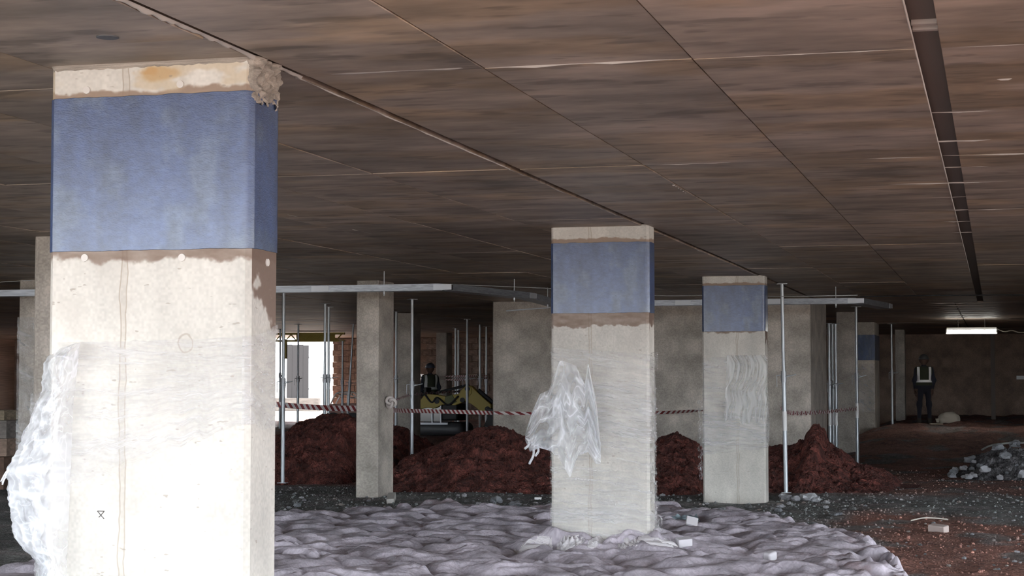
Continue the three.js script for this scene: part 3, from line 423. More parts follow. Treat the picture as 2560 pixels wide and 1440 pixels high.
placeProp(708, -26.2, 0.02, 'steel prop right against the large pale column, in front of the left mound', { collar: 1.55, turn: 0.1 });
placeProp(812, -30.9, 0.0, 'steel prop rising behind the left mound, before the bright gap', { collar: 1.62 });
placeProp(821, -32.4, 0.0, 'steel prop standing just behind another prop near the bright gap', { collar: 1.62 });
placeProp(1030, -29.6, 0.05, 'steel prop beside the slim bare column, tape tied to it', { collar: 1.5 });
placeProp(990, -35.0, 0.05, 'steel prop half hidden by the slim bare column', { collar: 1.6 });
placeProp(745, -43, 0.1, 'sunlit steel prop under the end of the yellow girder', { collar: 1.6 });
placeProp(856, -44, 0.1, 'sunlit steel prop under the yellow girder, near the white tube frame', { collar: 1.55, top: 2.62 });
placeProp(866, -42.5, 0.1, 'leaning steel prop beside the white tube frame', { collar: 1.5, lean: -0.06 });
placeProp(700, -47, 0.1, 'far steel prop in bright light beside the large pale column', { collar: 1.7 });
for (const [px, z] of [[1042, -50], [1139, -47], [1146, -49], [1168, -40], [1200, -44], [1216, -46]]) placeProp(px, z, 0.2, 'slim far steel prop around the excavator', { collar: 1.6, group: 'props around the excavator' });
for (const [px, z] of [[2074, -34.9], [2082, -35.3], [2090, -35.1]]) placeProp(px, z, 0.02, 'slim steel prop in a close group of three beside the core wall', { top: 2.7, collar: 1.5, sticker: 1, group: 'three props by the core wall' });
placeProp(2230, -46.2, 0.42, 'lone steel prop beside the far dark column with film', { collar: 1.75 });
solo('timber_post', box(0.11, 2.6, 0.11, atZ(2482, 900, -50).x, 1.72, -50), std({ color: lin(0.12, 0.1, 0.09), roughness: 0.9 }), 'dark square post standing under the lit lamp', 'post');

// ------------------------------------------------------------------ red and white barrier tape
const tapeTex = texture(128, 32, (u, v) => (((u * 2 + v * 0.55) % 1) < 0.5 ? [206, 200, 200] : [120, 30, 34]), true); tapeTex.wrapS = tapeTex.wrapT = THREE.RepeatWrapping;
const tapeMat = std({ map: tapeTex, roughness: 0.5, side: THREE.DoubleSide });
function tape(label, pts, width, sag, twist, group) {
  const curve = new THREE.CatmullRomCurve3(pts, false, 'centripetal'), L = curve.getLength(), n = Math.max(30, Math.round(L * 22)); const faces = [];
  for (const off of [-0.001, 0.001]) faces.push(grid(n, 2, (u, v) => { const p = curve.getPoint(u), a = twist * u * L + 0.25 * sn(u * 6, 2), q = (v - 0.5) * width; return [p.x, p.y - sag * 4 * u * (1 - u) + q * Math.cos(a), p.z + q * Math.sin(a) + off]; }, (u, v) => [u * L / 0.34, v]));
  return solo('barrier_tape', merged(faces), tapeMat, label, 'barrier tape', group);
}
tape('wide red and white barrier tape stretched in front of the bright gap', [atZ(690, 1011, -26.45), atZ(790, 1017, -26.45), atZ(893, 1021, -25.2)], 0.085, 0.01, 0);
tape('barrier tape from the slim bare column across to the core wall', [atZ(984, 1026, -24.7), atZ(1030, 1027, -29.5), atZ(1232, 1032, -31.1)], 0.07, 0.0, 0);
tape('barrier tape across the broad core wall behind the blue banded columns', [atZ(1234, 1032, -30.9), atZ(1480, 1036, -30.9), atZ(1640, 1032, -30.9), atZ(1760, 1026, -29.5)], 0.055, 0.0, 0.9);
tape('twisted barrier tape tied between two stickered props', [atZ(1950, 1017, -26.5), atZ(1975, 1028, -27.5), atZ(2060, 1027, -31), atZ(2142, 1021, -34.85)], 0.075, 0.02, 9);
tape('barrier tape tied from the slim column towards the excavator', [atZ(978, 1008, -24.6), atZ(1000, 994, -28), atZ(1040, 985, -33), atZ(1150, 978, -40)], 0.06, 0, 5);
tape('upper of two far barrier tapes beyond the excavator boom', [atZ(1042, 938, -49.8), atZ(1140, 940, -46.8), atZ(1217, 939, -45.8)], 0.07, 0.01, 1);
tape('lower of two far barrier tapes beyond the excavator boom', [atZ(1036, 947, -49.5), atZ(1140, 948, -46.5), atZ(1217, 945, -45.5)], 0.07, 0.01, 1);
solo('tape_knot', new THREE.TorusKnotGeometry(0.05, 0.022, 60, 8, 2, 3).translate(...atZ(977, 1006, -24.2).toArray()), std({ color: lin(0.55, 0.5, 0.48), roughness: 0.6 }), 'pale knotted tape end at the edge of the slim bare column', 'tape knot');

// ------------------------------------------------------------------ fluorescent lamp near the dark end
{
  const a = atZ(2365, 832, -43), b = atZ(2493, 832, -43), cx = (a.x + b.x) / 2, L = b.x - a.x, y = a.y;
  const g = thing('fluorescent_lamp', 'lit twin tube fluorescent lamp hung under the dark far ceiling', 'lamp', cx, y, -43);
  part('batten_body', box(L * 0.98, 0.06, 0.09, 0, 0.09, 0, 0.01), whitePlastic, g);
  const glow = std({ color: lin(0.9, 0.9, 0.9), emissive: lin(1, 0.98, 0.9), emissiveIntensity: 1.4 });
  for (const dz of [-0.045, 0.045]) part('lamp_tube', new THREE.CapsuleGeometry(0.026, L - 0.05, 6, 14).rotateZ(Math.PI / 2).translate(0, dz > 0 ? 0 : 0.045, dz), glow, g);
  for (const s of [-1, 1]) part('tube_holder', box(0.025, 0.1, 0.14, s * (L / 2 - 0.01), 0.04, 0), whitePlastic, g);
  part('hanger_wire', merged([bar(V(-0.3, 0.12, 0), V(-0.3, CEIL - y, 0), 0.004, 6), bar(V(0.3, 0.12, 0), V(0.3, CEIL - y, 0), 0.004, 6)]), galvDull, g);
  const l = new THREE.RectAreaLight(lin(1, 0.98, 0.9), 1.0, L * 0.95, 0.09); l.position.set(cx, y - 0.04, -42.9); l.lookAt(cx, y - 1.2, -43.6); scene.add(l);
  const w = [[2492, 822], [2510, 829], [2530, 826], [2548, 831], [2600, 826]].map(([x, yy]) => atZ(x, yy, -43));
  solo('lamp_cable', tube(w, 0.012, 30, 6), std({ color: lin(0.6, 0.58, 0.5), roughness: 0.6 }), 'pale looping cable feeding the fluorescent lamp', 'cable');
}
solo('paper_notice', box(0.26, 0.11, 0.006, atZ(2554, 944, -56).x, atZ(2554, 944, -56).y, -57.7), whitePlastic, 'small pale notice fixed on the dark end wall', 'notice');

// ------------------------------------------------------------------ people (seen from behind)
function capsuleField(bones, blend) { return (x, y, z) => { let s = 0; for (const [a, b, ra, rb] of bones) { const bx = b[0] - a[0], by = b[1] - a[1], bz = b[2] - a[2], l2 = bx * bx + by * by + bz * bz || 1e-9; const t = clamp(((x - a[0]) * bx + (y - a[1]) * by + (z - a[2]) * bz) / l2); const d = Math.hypot(x - a[0] - bx * t, y - a[1] - by * t, z - a[2] - bz * t) - lerp(ra, rb, t); s += Math.exp(-d / blend); } return -blend * Math.log(Math.max(s, 1e-30)); }; }
function meshField(fn, cx, cy, cz, half, res) {
  const mc = new MarchingCubes(res, new THREE.MeshBasicMaterial(), false, false, 200000); mc.isolation = 0; const n = mc.size;
  for (let k = 0; k < n; k++) for (let j = 0; j < n; j++) for (let i = 0; i < n; i++) mc.field[i + j * n + k * n * n] = -fn(cx + half * ((i - n / 2) / (n / 2)), cy + half * ((j - n / 2) / (n / 2)), cz + half * ((k - n / 2) / (n / 2)));
  mc.update(); const c = mc.count, p = new Float32Array(mc.positionArray.slice(0, c * 3)); for (let i = 0; i < c; i++) { p[3 * i] = p[3 * i] * half + cx; p[3 * i + 1] = p[3 * i + 1] * half + cy; p[3 * i + 2] = p[3 * i + 2] * half + cz; }
  const g = new THREE.BufferGeometry(); g.setAttribute('position', new THREE.BufferAttribute(p, 3)); g.setAttribute('uv', new THREE.BufferAttribute(new Float32Array(c * 2), 2)); g.computeVertexNormals(); return g;
}
const torsoBones = [[[-0.08, 0.95, 0], [0.08, 0.95, 0], 0.135, 0.135], [[0, 1.0, 0], [0, 1.28, 0.01], 0.135, 0.15], [[-0.12, 1.36, 0], [0.12, 1.36, 0], 0.105, 0.105]];
const limbBones = [[[-0.17, 1.4, 0], [-0.24, 1.12, 0.02], 0.06, 0.046], [[-0.24, 1.12, 0.02], [-0.22, 0.88, -0.08], 0.044, 0.033], [[0.17, 1.4, 0], [0.25, 1.12, 0.02], 0.06, 0.046], [[0.25, 1.12, 0.02], [0.21, 0.88, -0.1], 0.044, 0.033], [[-0.1, 0.92, 0], [-0.12, 0.5, -0.01], 0.095, 0.062], [[-0.12, 0.5, -0.01], [-0.13, 0.1, 0.03], 0.062, 0.045], [[-0.13, 0.06, 0.03], [-0.15, 0.04, -0.13], 0.05, 0.042], [[0.1, 0.92, 0], [0.12, 0.5, -0.01], 0.095, 0.062], [[0.12, 0.5, -0.01], [0.13, 0.1, 0.03], 0.062, 0.045], [[0.13, 0.06, 0.03], [0.15, 0.04, -0.13], 0.05, 0.042], [[0, 1.42, 0], [0, 1.54, -0.01], 0.055, 0.052]];
const headBones = [[[0, 1.6, 0.01], [0, 1.67, 0.015], 0.09, 0.095], [[0, 1.57, -0.05], [0, 1.6, -0.06], 0.05, 0.05], [[0, 1.61, -0.1], [0, 1.6, -0.115], 0.016, 0.014], [[-0.095, 1.61, 0.0], [-0.095, 1.64, 0.0], 0.018, 0.02], [[0.095, 1.61, 0.0], [0.095, 1.64, 0.0], 0.018, 0.02]];
const handBones = []; for (const s of [-1, 1]) { const wx = s * 0.215, wy = 0.87, wz = -0.1; handBones.push([[wx, wy, wz], [wx, wy - 0.07, wz - 0.01], 0.03, 0.034]); for (let f = 0; f < 4; f++) { const fz = wz + 0.03 - f * 0.02, len = [0.065, 0.08, 0.085, 0.075][f]; handBones.push([[wx, wy - 0.08, fz], [wx - s * 0.008, wy - 0.08 - len * 0.55, fz], 0.0095, 0.009], [[wx - s * 0.008, wy - 0.08 - len * 0.55, fz], [wx - s * 0.03, wy - 0.08 - len, fz], 0.009, 0.008]); } handBones.push([[wx - s * 0.01, wy - 0.03, wz - 0.035], [wx - s * 0.02, wy - 0.085, wz - 0.062], 0.011, 0.009]); }
const bodyFn = (() => { const a = capsuleField([...torsoBones, ...limbBones], 0.022), b = capsuleField(headBones, 0.016); return (x, y, z) => Math.min(a(x, y, z * 1.12), b(x, y, z)); })();
const bodyGeo = (() => { const body = meshField(bodyFn, 0, 0.88, 0, 0.93, 120), hands = [-1, 1].map((s) => meshField(capsuleField(handBones.filter((q) => Math.sign(q[0][0]) === s), 0.006), s * 0.21, 0.79, -0.11, 0.14, 60)); const g = merged([body, ...hands]); const p = g.attributes.position, c = []; for (let i = 0; i < p.count; i++) { const x = p.getX(i), y = p.getY(i); const col = y > 1.5 ? [0.1, 0.06, 0.045] : Math.abs(x) > 0.17 && y < 0.9 && y > 0.6 ? [0.1, 0.06, 0.045] : y < 0.16 ? [0.03, 0.025, 0.02] : y < 0.98 ? [0.012, 0.013, 0.022] : [0.02, 0.022, 0.035]; c.push(...col); } g.setAttribute('color', new THREE.Float32BufferAttribute(c, 3)); return g; })();
const vestFn = (() => { const a = capsuleField(torsoBones, 0.03); return (x, y, z) => Math.max(a(x, y, z * 1.12) - 0.022, 0.99 - y, y - 1.47, Math.abs(x) - 0.205); })();
const vestGeo = meshField(vestFn, 0, 1.2, 0, 0.34, 56);
const bandFn = (lo, hi, inner) => { const a = capsuleField(torsoBones, 0.03); return (x, y, z) => Math.max(a(x, y, z * 1.12) - 0.03, inner(x, y, z)); };
const beltGeo = meshField(bandFn(0, 0, (x, y) => Math.abs(y - 1.1) - 0.032), 0, 1.2, 0, 0.34, 84);
const braceGeo = (s) => meshField(bandFn(0, 0, (x, y, z) => Math.max(Math.abs(x - s * 0.145) - 0.032, 1.12 - y, y - 1.46)), 0, 1.2, 0, 0.34, 84);
const bodyMat = std({ vertexColors: true, roughness: 0.9 }), helmetGeo = merged([new THREE.SphereGeometry(0.125, 28, 16, 0, Math.PI * 2, 0, Math.PI * 0.52).scale(1, 1, 1.12).translate(0, 1.665, 0.01), new THREE.TorusGeometry(0.125, 0.012, 8, 32).rotateX(Math.PI / 2).scale(1, 1, 1.15).translate(0, 1.66, 0), new THREE.BoxGeometry(0.16, 0.012, 0.07).translate(0, 1.655, -0.165)]);
function person(label, x, y, z, turn, vestMat, stripMat, helmetMat) { const g = thing('person', label, 'person', x, y, z); g.rotation.y = turn; part('body', bodyGeo, bodyMat, g); const v = part('vest', vestGeo, vestMat, g); part('reflective_belt', beltGeo, stripMat, v, 'white reflective belt strip'); for (const s of [-1, 1]) part('reflective_strip', braceGeo(s), stripMat, v, 'white reflective shoulder strip'); part('helmet', helmetGeo, helmetMat, g); return g; }
const vestDark = std({ color: lin(0.03, 0.035, 0.02), roughness: 0.9 }), strip = std({ color: lin(0.95, 0.95, 0.95), roughness: 0.4 });
{ const p = atZ(2311, 1046, -47); person('person seen from behind in a dark vest with white reflective strips, near the lamp', p.x, floorHeight(p.x, -47), -47, 0.12, vestDark, strip, std({ color: lin(0.05, 0.05, 0.05), roughness: 0.5 })); }
{ const p = atZ(1075, 1000, -46.5); person('distant person in dark clothes and vest beyond the excavator', p.x, floorHeight(p.x, -46.5) + 0.02, -46.5, 0.6, vestDark, std({ color: lin(0.5, 0.5, 0.5), roughness: 0.5 }), std({ color: lin(0.05, 0.06, 0.09), roughness: 0.5 })); }
{ const p = atZ(2372, 1040, -46.6); const y = floorHeight(p.x, -46.6); const g = thing('filled_sack', 'pale filled sack lying on the ground beside the reflective vest worker', 'sack', p.x, y, -46.6); const s = new THREE.SphereGeometry(0.22, 30, 20); const q = s.attributes.position; for (let i = 0; i < q.count; i++) { const x = q.getX(i), yy = q.getY(i), z = q.getZ(i); q.setXYZ(i, x * 1.25 + 0.02 * sn(x * 9, z * 9), Math.max(-0.1, yy * 0.85) + 0.1 + 0.015 * sn(x * 12, yy * 12), z * 0.9); } s.computeVertexNormals(); part('bag', s, std({ color: lin(0.42, 0.38, 0.32), roughness: 0.9 }), g); part('tied_neck', cyl(0.03, 0.06, 0.1, -0.27, 0.06, 0.03, 12), std({ color: lin(0.42, 0.38, 0.32), roughness: 0.9 }), g); }
solo('plank_offcut', box(0.32, 0.03, 0.12, 0, 0, 0, 0.004).rotateY(0.3).translate(atZ(2340, 1042, -46).x, floorHeight(atZ(2340, 1042, -46).x, -46) + 0.02, -46), std({ color: lin(0.35, 0.3, 0.24), roughness: 0.9 }), 'short board lying between the worker and the sack', 'board');

// ------------------------------------------------------------------ mini excavator beyond the mounds
{
  const Z = -42, base = 0.24, q = (px, py, dz = 0) => { const p = atZ(px, py, Z + dz); return V(p.x, p.y - base, p.z - Z); };
  const g = thing('mini_excavator', 'yellow and black mini excavator with a bent boom behind the mounds', 'excavator', 0, base, Z);
  const boomShape = (list, t) => { const s = new THREE.Shape(list.map(([x, y]) => { const p = q(x, y); return new THREE.Vector2(p.x, p.y); })); const e = new THREE.ExtrudeGeometry(s, { depth: t, bevelEnabled: true, bevelSize: 0.01, bevelThickness: 0.01, bevelSegments: 1 }); e.translate(0, 0, -t / 2); return e; };
  part('boom', boomShape([[1042, 1024], [1056, 1000], [1068, 985], [1095, 988], [1120, 992], [1150, 985], [1158, 974], [1171, 964], [1180, 968], [1182, 982], [1165, 1003], [1140, 1012], [1110, 1010], [1090, 1020], [1070, 1018]], 0.22), yellowPaint, g);
  part('dipper_arm', boomShape([[1168, 968], [1180, 966], [1205, 990], [1229, 1012], [1229, 1030], [1205, 1028], [1180, 1008], [1160, 1000]], 0.18), yellowPaint, g);
  part('hydraulic_ram', bar(q(1088, 983, 0.05), q(1172, 962, 0.05), 0.035), black, g, 'black hydraulic ram along the boom');
  part('hydraulic_ram', bar(q(1196, 975, 0.05), q(1232, 1006, 0.05), 0.045), black, g);
  for (const [px, py] of [[1160, 1000], [1096, 1003], [1172, 972], [1222, 1022]]) part('pivot_pin', new THREE.CylinderGeometry(0.06, 0.06, 0.3, 16).rotateX(Math.PI / 2).translate(...q(px, py).toArray()), black, g);
  part('link_plate', boomShape([[1118, 992], [1134, 988], [1144, 1004], [1130, 1012], [1116, 1008]], 0.25), std({ color: lin(0.12, 0.13, 0.05), roughness: 0.6 }), g);
  part('hose', tube([q(1062, 986, 0.14), q(1080, 1006, 0.16), q(1092, 994, 0.16), q(1120, 1012, 0.16), q(1146, 990, 0.16)], 0.022, 40, 6), black, g);
  part('bucket', boomShape([[1222, 1020], [1240, 1024], [1248, 1048], [1236, 1068], [1216, 1064], [1226, 1044]], 0.4), black, g);
  const c = q(1092, 1050), gy = 0.02;
  part('body', box(1.15, 0.42, 1.0, c.x - 0.05, 0.58, -0.5, 0.05), black, g);
  for (const dx of [-0.5, -0.1, 0.12]) part('cab_post', box(0.03, 0.5, 0.03, c.x + dx, 0.55, 0.06), galvDull, g);
  part('sill', box(0.9, 0.05, 0.04, c.x - 0.15, 0.3, 0.06), galvDull, g);
  part('side_glass', box(0.6, 0.4, 0.01, c.x - 0.2, 0.55, 0.03), std({ color: lin(0.03, 0.04, 0.05), roughness: 0.1 }), g);
  for (const dz of [-0.9, -0.1]) { part('track', new THREE.CapsuleGeometry(0.16, 1.0, 6, 14).rotateZ(Math.PI / 2).scale(1, 1, 0.8).translate(c.x, 0.17, dz), darkSteel, g); }
  part('seat', merged([box(0.4, 0.1, 0.4, c.x - 0.2, 0.84, -0.5, 0.02), box(0.08, 0.36, 0.4, c.x - 0.4, 1.0, -0.5, 0.02)]), black, g);
}
// vehicle bed with a white tube frame
{
  const Z = -47, q = (px, py, dz = 0) => { const p = atZ(px, py, Z + dz); return V(p.x, p.y, p.z - Z); };
  const g = thing('site_trailer', 'site trailer with a white tube frame beyond the left mound', 'trailer', 0, 0, Z);
  const wt = std({ color: lin(0.8, 0.8, 0.8), roughness: 0.4 });
  part('tube_frame', merged([tube([q(826, 1012), q(833, 996), q(842, 983), q(860, 981), q(886, 982), q(893, 990), q(899, 1012)], 0.02, 40), tube([q(838, 1012, -0.9), q(846, 998, -0.9), q(853, 988, -0.9), q(880, 987, -0.9), q(892, 996, -0.9)], 0.02, 40), bar(q(868, 981), q(868, 1008), 0.016), bar(q(842, 983), q(853, 988, -0.9), 0.016), bar(q(880, 982), q(880, 987, -0.9), 0.016), bar(q(868, 995), q(890, 995), 0.016)]), wt, g);
  const a = q(822, 1010), b = q(905, 1010); part('load_bed', box(b.x - a.x, 0.34, 1.3, (a.x + b.x) / 2, a.y - 0.17, -0.5, 0.02), std({ color: lin(0.4, 0.24, 0.2), roughness: 0.7 }), g);
  for (const s of [0.2, 0.8]) part('wheel', new THREE.CylinderGeometry(0.24, 0.24, 0.18, 22).rotateX(Math.PI / 2).translate(lerp(a.x, b.x, s), 0.46, 0.2), black, g);
}
// yellow formwork girder under the far ceiling
{
  const a = atZ(690, 818, -50), b = atZ(862, 818, -50), g = thing('formwork_girder', 'yellow lattice formwork girder hung under the far ceiling by the bright gap', 'girder', 0, 0, -50);
  const y1 = CEIL - 0.03, y0 = 2.72; part('top_chord', box(b.x - a.x, 0.06, 0.08, (a.x + b.x) / 2, y1 - 0.03, 0), yellowPaint, g); part('bottom_chord', box(b.x - a.x, 0.06, 0.08, (a.x + b.x) / 2, y0 + 0.03, 0), yellowPaint, g);
  for (let x = a.x, up = 0; x < b.x - 0.15; x += 0.16, up = 1 - up) part('lattice_bar', bar(V(x, up ? y1 - 0.05 : y0 + 0.05, 0), V(x + 0.16, up ? y0 + 0.05 : y1 - 0.05, 0), 0.018), yellowPaint, g);
  part('web_plate', box((b.x - a.x) * 0.56, y1 - y0 - 0.1, 0.02, a.x + (b.x - a.x) * 0.58, (y0 + y1) / 2, 0.0), yellowPaint, g);
  part('drop_post', box(0.08, 0.5, 0.08, atZ(714, 850, -50).x, y0 - 0.25, 0), yellowPaint, g);
}
// hoarding and low wall outside the far gap
{ const a = atZ(717, 900, -86), b = atZ(772, 900, -86); const g = thing('hoarding_panel', 'dark site hoarding standing outside the bright gap', 'hoarding', (a.x + b.x) / 2, 0.6, -86); for (let k = 0; k < 4; k++) part('board', box((b.x - a.x) / 4 - 0.01, 2.75 + [0.05, 0, 0.04, -0.05][k], 0.05, (k - 1.5) * (b.x - a.x) / 4, 1.37, 0), std({ color: lin(0.014, 0.012, 0.012), roughness: 0.95 }), g); part('rail', merged([box(b.x - a.x, 0.08, 0.05, 0, 0.5, -0.05), box(b.x - a.x, 0.08, 0.05, 0, 2.1, -0.05)]), black, g);
  solo('low_wall', box(3.2, 0.66, 0.3, (a.x + b.x) / 2 - 0.4, 0.3, -86, 0.02), std({ map: wallTex, color: lin(0.3, 0.27, 0.25), roughness: 0.95 }), 'low dark kerb wall under the site hoarding outside', 'wall'); }

// ------------------------------------------------------------------ stacked blocks at the left edge
{ const mats = [std({ map: wallTex, color: lin(0.75, 0.66, 0.5), roughness: 0.9 }), std({ map: wallTex, color: lin(0.6, 0.58, 0.58), roughness: 0.9 }), std({ map: wallTex, color: lin(0.42, 0.28, 0.22), roughness: 0.9 })], Z = -24.2, x1 = atZ(42, 1100, Z).x;
  const y = (py) => atZ(20, py, Z).y;
  solo('building_block', box(0.9, y(1050) - y(1095), 0.6, x1 - 0.45, (y(1050) + y(1095)) / 2, Z, 0.012), mats[1], 'grey block resting on the red blocks beside the film wrapped column', 'block');
  solo('building_block', box(0.7, y(1025) - y(1050), 0.4, x1 - 0.45, (y(1025) + y(1050)) / 2, Z, 0.012), mats[0], 'yellowish block topmost of the stack beside the film wrapped column', 'block');
  solo('building_block', box(0.9, y(1095) - y(1140), 0.5, x1 - 0.5, (y(1095) + y(1140)) / 2, Z - 0.05, 0.012), brickWallMat, 'dark block sandwiched between grey and red blocks', 'block');
  solo('building_block', box(0.95, y(1140), 0.7, x1 - 0.48, y(1140) / 2, Z, 0.012), mats[2], 'reddish block lowest of the stack beside the film wrapped column', 'block'); }

// ------------------------------------------------------------------ stones, rubble, litter
const stoneShapes = []; for (let k = 0; k < 6; k++) { const g = new THREE.IcosahedronGeometry(1, 1), p = g.attributes.position; const ox = R(0, 90); for (let i = 0; i < p.count; i++) { const v = V(p.getX(i), p.getY(i), p.getZ(i)); const s = 0.8 + 0.38 * sn(v.x * 1.4 + ox, v.y * 1.4 + v.z * 2); v.multiplyScalar(s); p.setXYZ(i, v.x, Math.max(-0.4, v.y * 0.72), v.z * 0.9); } g.computeVertexNormals(); stoneShapes.push(g); }
const stoneMats = [[0.3, 0.31, 0.33], [0.54, 0.54, 0.57], [0.2, 0.2, 0.2], [0.46, 0.4, 0.37]].map((c) => std({ color: lin(...c), roughness: 0.95, bumpMap: fineBump, bumpScale: 0.01 }));
const groundAt = (x, z) => Math.max(floorHeight(x, z), sheetHeight(x, z));
function stone(px, py, size, mat, label, group, squash = 1) { const p = atY(px, py, 0), h = groundAt(p.x, p.z), m = solo('rubble_stone', stoneShapes[Math.floor(R(0, 6))], stoneMats[mat], label, 'stone', group); m.position.set(p.x, h + size * 0.38 * squash, p.z); m.scale.set(size, size * squash, size); m.rotation.y = R(0, 6.28); }
// pale rubble at the foot of the stickered prop
for (const [px, py, s] of [[1962, 1247, 0.11], [1990, 1250, 0.1], [2022, 1250, 0.14], [2042, 1254, 0.09], [2006, 1248, 0.06], [2065, 1256, 0.06], [1952, 1266, 0.06], [2066, 1268, 0.05], [1972, 1262, 0.05]]) stone(px, py, s, 1, 'pale concrete lump in the rubble at the foot of the stickered prop', 'rubble by the stickered prop', 0.8);
// grey block heap on the right
{ const ridge = [[2370, 1190], [2420, 1166], [2445, 1138], [2480, 1124], [2530, 1118], [2590, 1118], [2650, 1150], [2690, 1190]], zc = -31.4; mound('low grey rubble mound topped by stones, on the dark ground under the lamp', ridge, zc, 1.0, 0.9, 71, std({ map: earthTex, color: lin(0.3, 0.3, 0.32), roughness: 0.97, bumpMap: soilBump, bumpScale: 0.05 }));
  const pts = ridge.map(([px, py]) => { const p = atZ(px, py, zc); return [p.x, p.y]; }), done = []; let tries = 0;
  while (done.length < 34 && tries++ < 2000) { const x = R(-0.8, 1.0), dz = R(-0.3, 1.15), r = R(0.045, 0.14), z = zc + dz; if (done.some(([a, b, c]) => Math.hypot(a - x, b - z) < (c + r) * 0.98)) continue; const h = Math.max(groundAt(x, z), -0.06 + (poly(pts, x) + 0.06) * Math.pow(clamp(1 - Math.abs(dz) / (dz > 0 ? 1 : 0.9)), 0.85)); done.push([x, z, r]); const m = solo('rubble_stone', stoneShapes[Math.floor(R(0, 6))], stoneMats[done.length % 2], 'grey stone in the rubble heap on the dark ground under the lamp', 'stone', 'rubble heap under the lamp'); m.position.set(x, h + r * 0.75, z); m.scale.set(r, r * 0.95, r); m.rotation.y = R(0, 6.28); } }
// single stones and pieces
stone(1690 - 450, 1256, 0.1, 0, 'rounded grey stone on gravel before the wide red mound', undefined);
stone(1288, 1264, 0.12, 0, 'flat grey stone at the far edge of the dust sheeting', undefined, 0.6);
stone(1197, 1266, 0.06, 1, 'small pale stone beside the rounded grey stone', undefined);
stone(1161, 1239, 0.05, 1, 'white chip at the foot of the wide red mound', undefined);
stone(743, 1266, 0.06, 0, 'small round stone on gravel near the large pale column', undefined);
for (let k = 0; k < 60; k++) stone(R(700, 2050), R(1238, 1275), R(0.018, 0.045), Math.floor(R(0, 4)), 'small loose stone on the gravel strip before the red mounds', 'loose stones on the gravel strip', 0.8);
for (let k = 0; k < 60; k++) { const py = lerp(1225, 1430, Math.pow(R(0, 1), 1.2)); stone(R(2080 + (py - 1225) * 1.2, 2575), py, R(0.012, 0.032), Math.floor(R(0, 4)), 'small stone on the reddish ground right of the dust sheeting', 'stones on the reddish ground', 0.8); }
for (let k = 0; k < 24; k++) stone(R(1660, 2150), R(1270, 1312), R(0.03, 0.07), Math.floor(R(0, 3)), 'grey lump of broken concrete behind the dust sheeting', 'lumps behind the dust sheeting', 0.7);
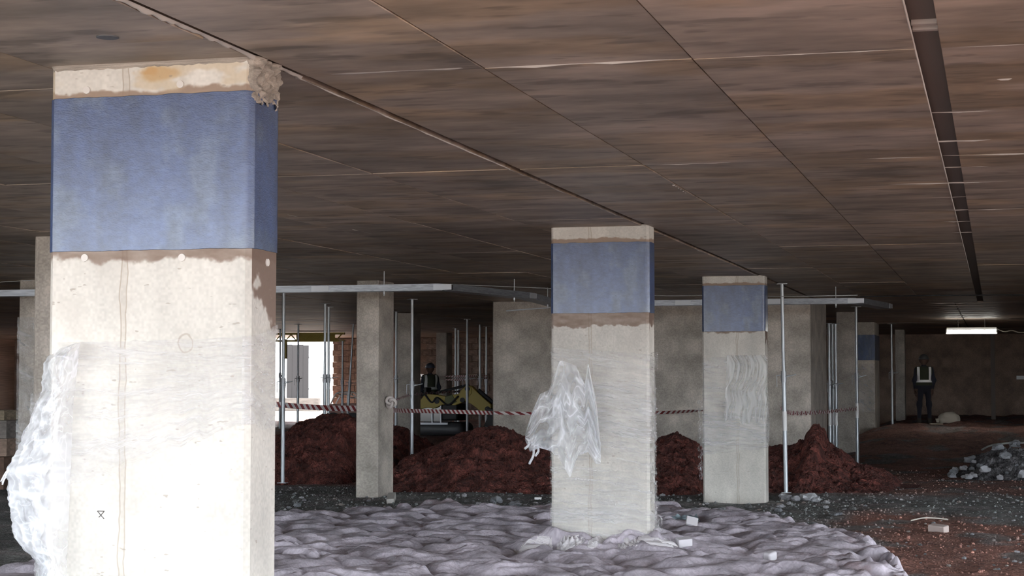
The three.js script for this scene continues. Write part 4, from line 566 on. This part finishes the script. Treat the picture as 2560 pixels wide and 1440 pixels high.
{ // half brick, sticks, chips, blue scrap
  const put = (m, px, py, lift, turn = 0, tilt = 0) => { const p = atY(px, py, 0); m.position.set(p.x, groundAt(p.x, p.z) + lift, p.z); m.rotation.set(tilt, turn, 0); return m; };
  put(solo('half_brick', box(0.2, 0.085, 0.11, 0, 0, 0, 0.012), std({ color: lin(0.46, 0.38, 0.35), roughness: 0.95 }), 'pinkish half brick lying alone on the reddish ground', 'brick'), 2346, 1330, 0.03, -0.5, 0.15);
  const st = solo('bent_strip', tube([V(-0.22, 0, 0.02), V(-0.08, 0.03, 0), V(0.08, 0.03, 0), V(0.2, 0.02, 0.03)], 0.009, 20, 6), std({ color: lin(0.6, 0.56, 0.5), roughness: 0.7 }), 'pale bent strip lying behind the half brick', 'strip'); put(st, 2326, 1303, 0.01);
  put(solo('timber_offcut', box(0.1, 0.08, 0.34, 0, 0, 0, 0.006), std({ color: lin(0.42, 0.4, 0.37), roughness: 0.9 }), 'grey timber offcut leaning at the foot of the slim bare column', 'timber'), 978, 1254, 0.05, 0.25, 0.2);
  put(solo('plaster_chip', box(0.09, 0.03, 0.06, 0, 0, 0, 0.004), whitePlastic, 'white oblong chip on the gravel before the wide mound', 'chip'), 1345, 1246, 0.015, 0.1);
  put(solo('plaster_chip', box(0.12, 0.1, 0.03, 0, 0, 0, 0.006), std({ color: lin(0.52, 0.5, 0.52), roughness: 0.8 }), 'tilted white square chip on the dust behind the half buried column', 'chip'), 1730, 1352, 0.05, 0.4, -0.7);
  put(solo('plaster_chip', box(0.13, 0.07, 0.1, 0, 0, 0, 0.01), std({ color: lin(0.52, 0.5, 0.53), roughness: 0.8 }), 'white lump on the dust at the right foot of the half buried column', 'chip'), 1710, 1410, 0.05, 0.5, 0.2);
  put(solo('plaster_chip', box(0.12, 0.08, 0.08, 0, 0, 0, 0.02), std({ color: lin(0.52, 0.5, 0.53), roughness: 0.8 }), 'white lump on the dust sheeting towards the open edge', 'chip'), 1925, 1432, 0.05, 1.1, 0.2);
  put(solo('plastic_scrap', grid(16, 10, (u, v) => [(u - 0.5) * 0.3, 0.03 * sn(u * 3, v * 3), (v - 0.5) * 0.3]), std({ color: lin(0.28, 0.35, 0.39), roughness: 0.6, side: THREE.DoubleSide }), 'faded blue plastic scrap half buried in the dust', 'scrap'), 1712, 1325, 0.06, 0.3, 0.2);
  const p0 = atY(2420, 1150, 0); solo('plastic_pipe', tube([atZ(2455, 1124, -33.5), atZ(2480, 1113, -33.2), atZ(2520, 1108, -33), atZ(2590, 1107, -32.8)], 0.018, 30, 8), std({ color: lin(0.4, 0.4, 0.38), roughness: 0.6 }), 'pale curved pipe arching over the rubble heap', 'pipe');
}
// gravel that nobody could count
{ const n = 9000, geo = stoneShapes[0], mesh = new THREE.InstancedMesh(new THREE.IcosahedronGeometry(1, 0), std({ color: lin(1, 1, 1), roughness: 0.95 }), n), m = new THREE.Matrix4(), q = new THREE.Quaternion(), e = new THREE.Euler(), c = new THREE.Color();
  for (let i = 0; i < n; i++) { const strip = i < 5200; const x = strip ? R(-10.5, -1.6) : R(-2.4, 1.2), z = strip ? R(-18, -25.8) : R(-14, -33), s = 0.005 + 0.018 * Math.pow(R(0, 1), 4), h = floorHeight(x, z); e.set(R(0, 6), R(0, 6), R(0, 6)); m.compose(V(x, h + s * 0.2, z), q.setFromEuler(e), V(s, s * 0.7, s)); mesh.setMatrixAt(i, m); const k = R(0.45, 0.95) * (R(0, 1) < 0.06 ? 1.6 : 1), f = floorColour(x, z); mesh.setColorAt(i, c.setRGB((f[0] * 0.7 + 0.02) * k, (f[1] * 0.7 + 0.02) * k, (f[2] * 0.7 + 0.02) * k)); }
  mesh.name = 'loose_gravel'; shadow(mesh); tag(mesh, 'fine loose gravel strewn over the bare ground', 'gravel'); mesh.userData.kind = 'stuff'; scene.add(mesh); }

renderer.render(scene, camera);
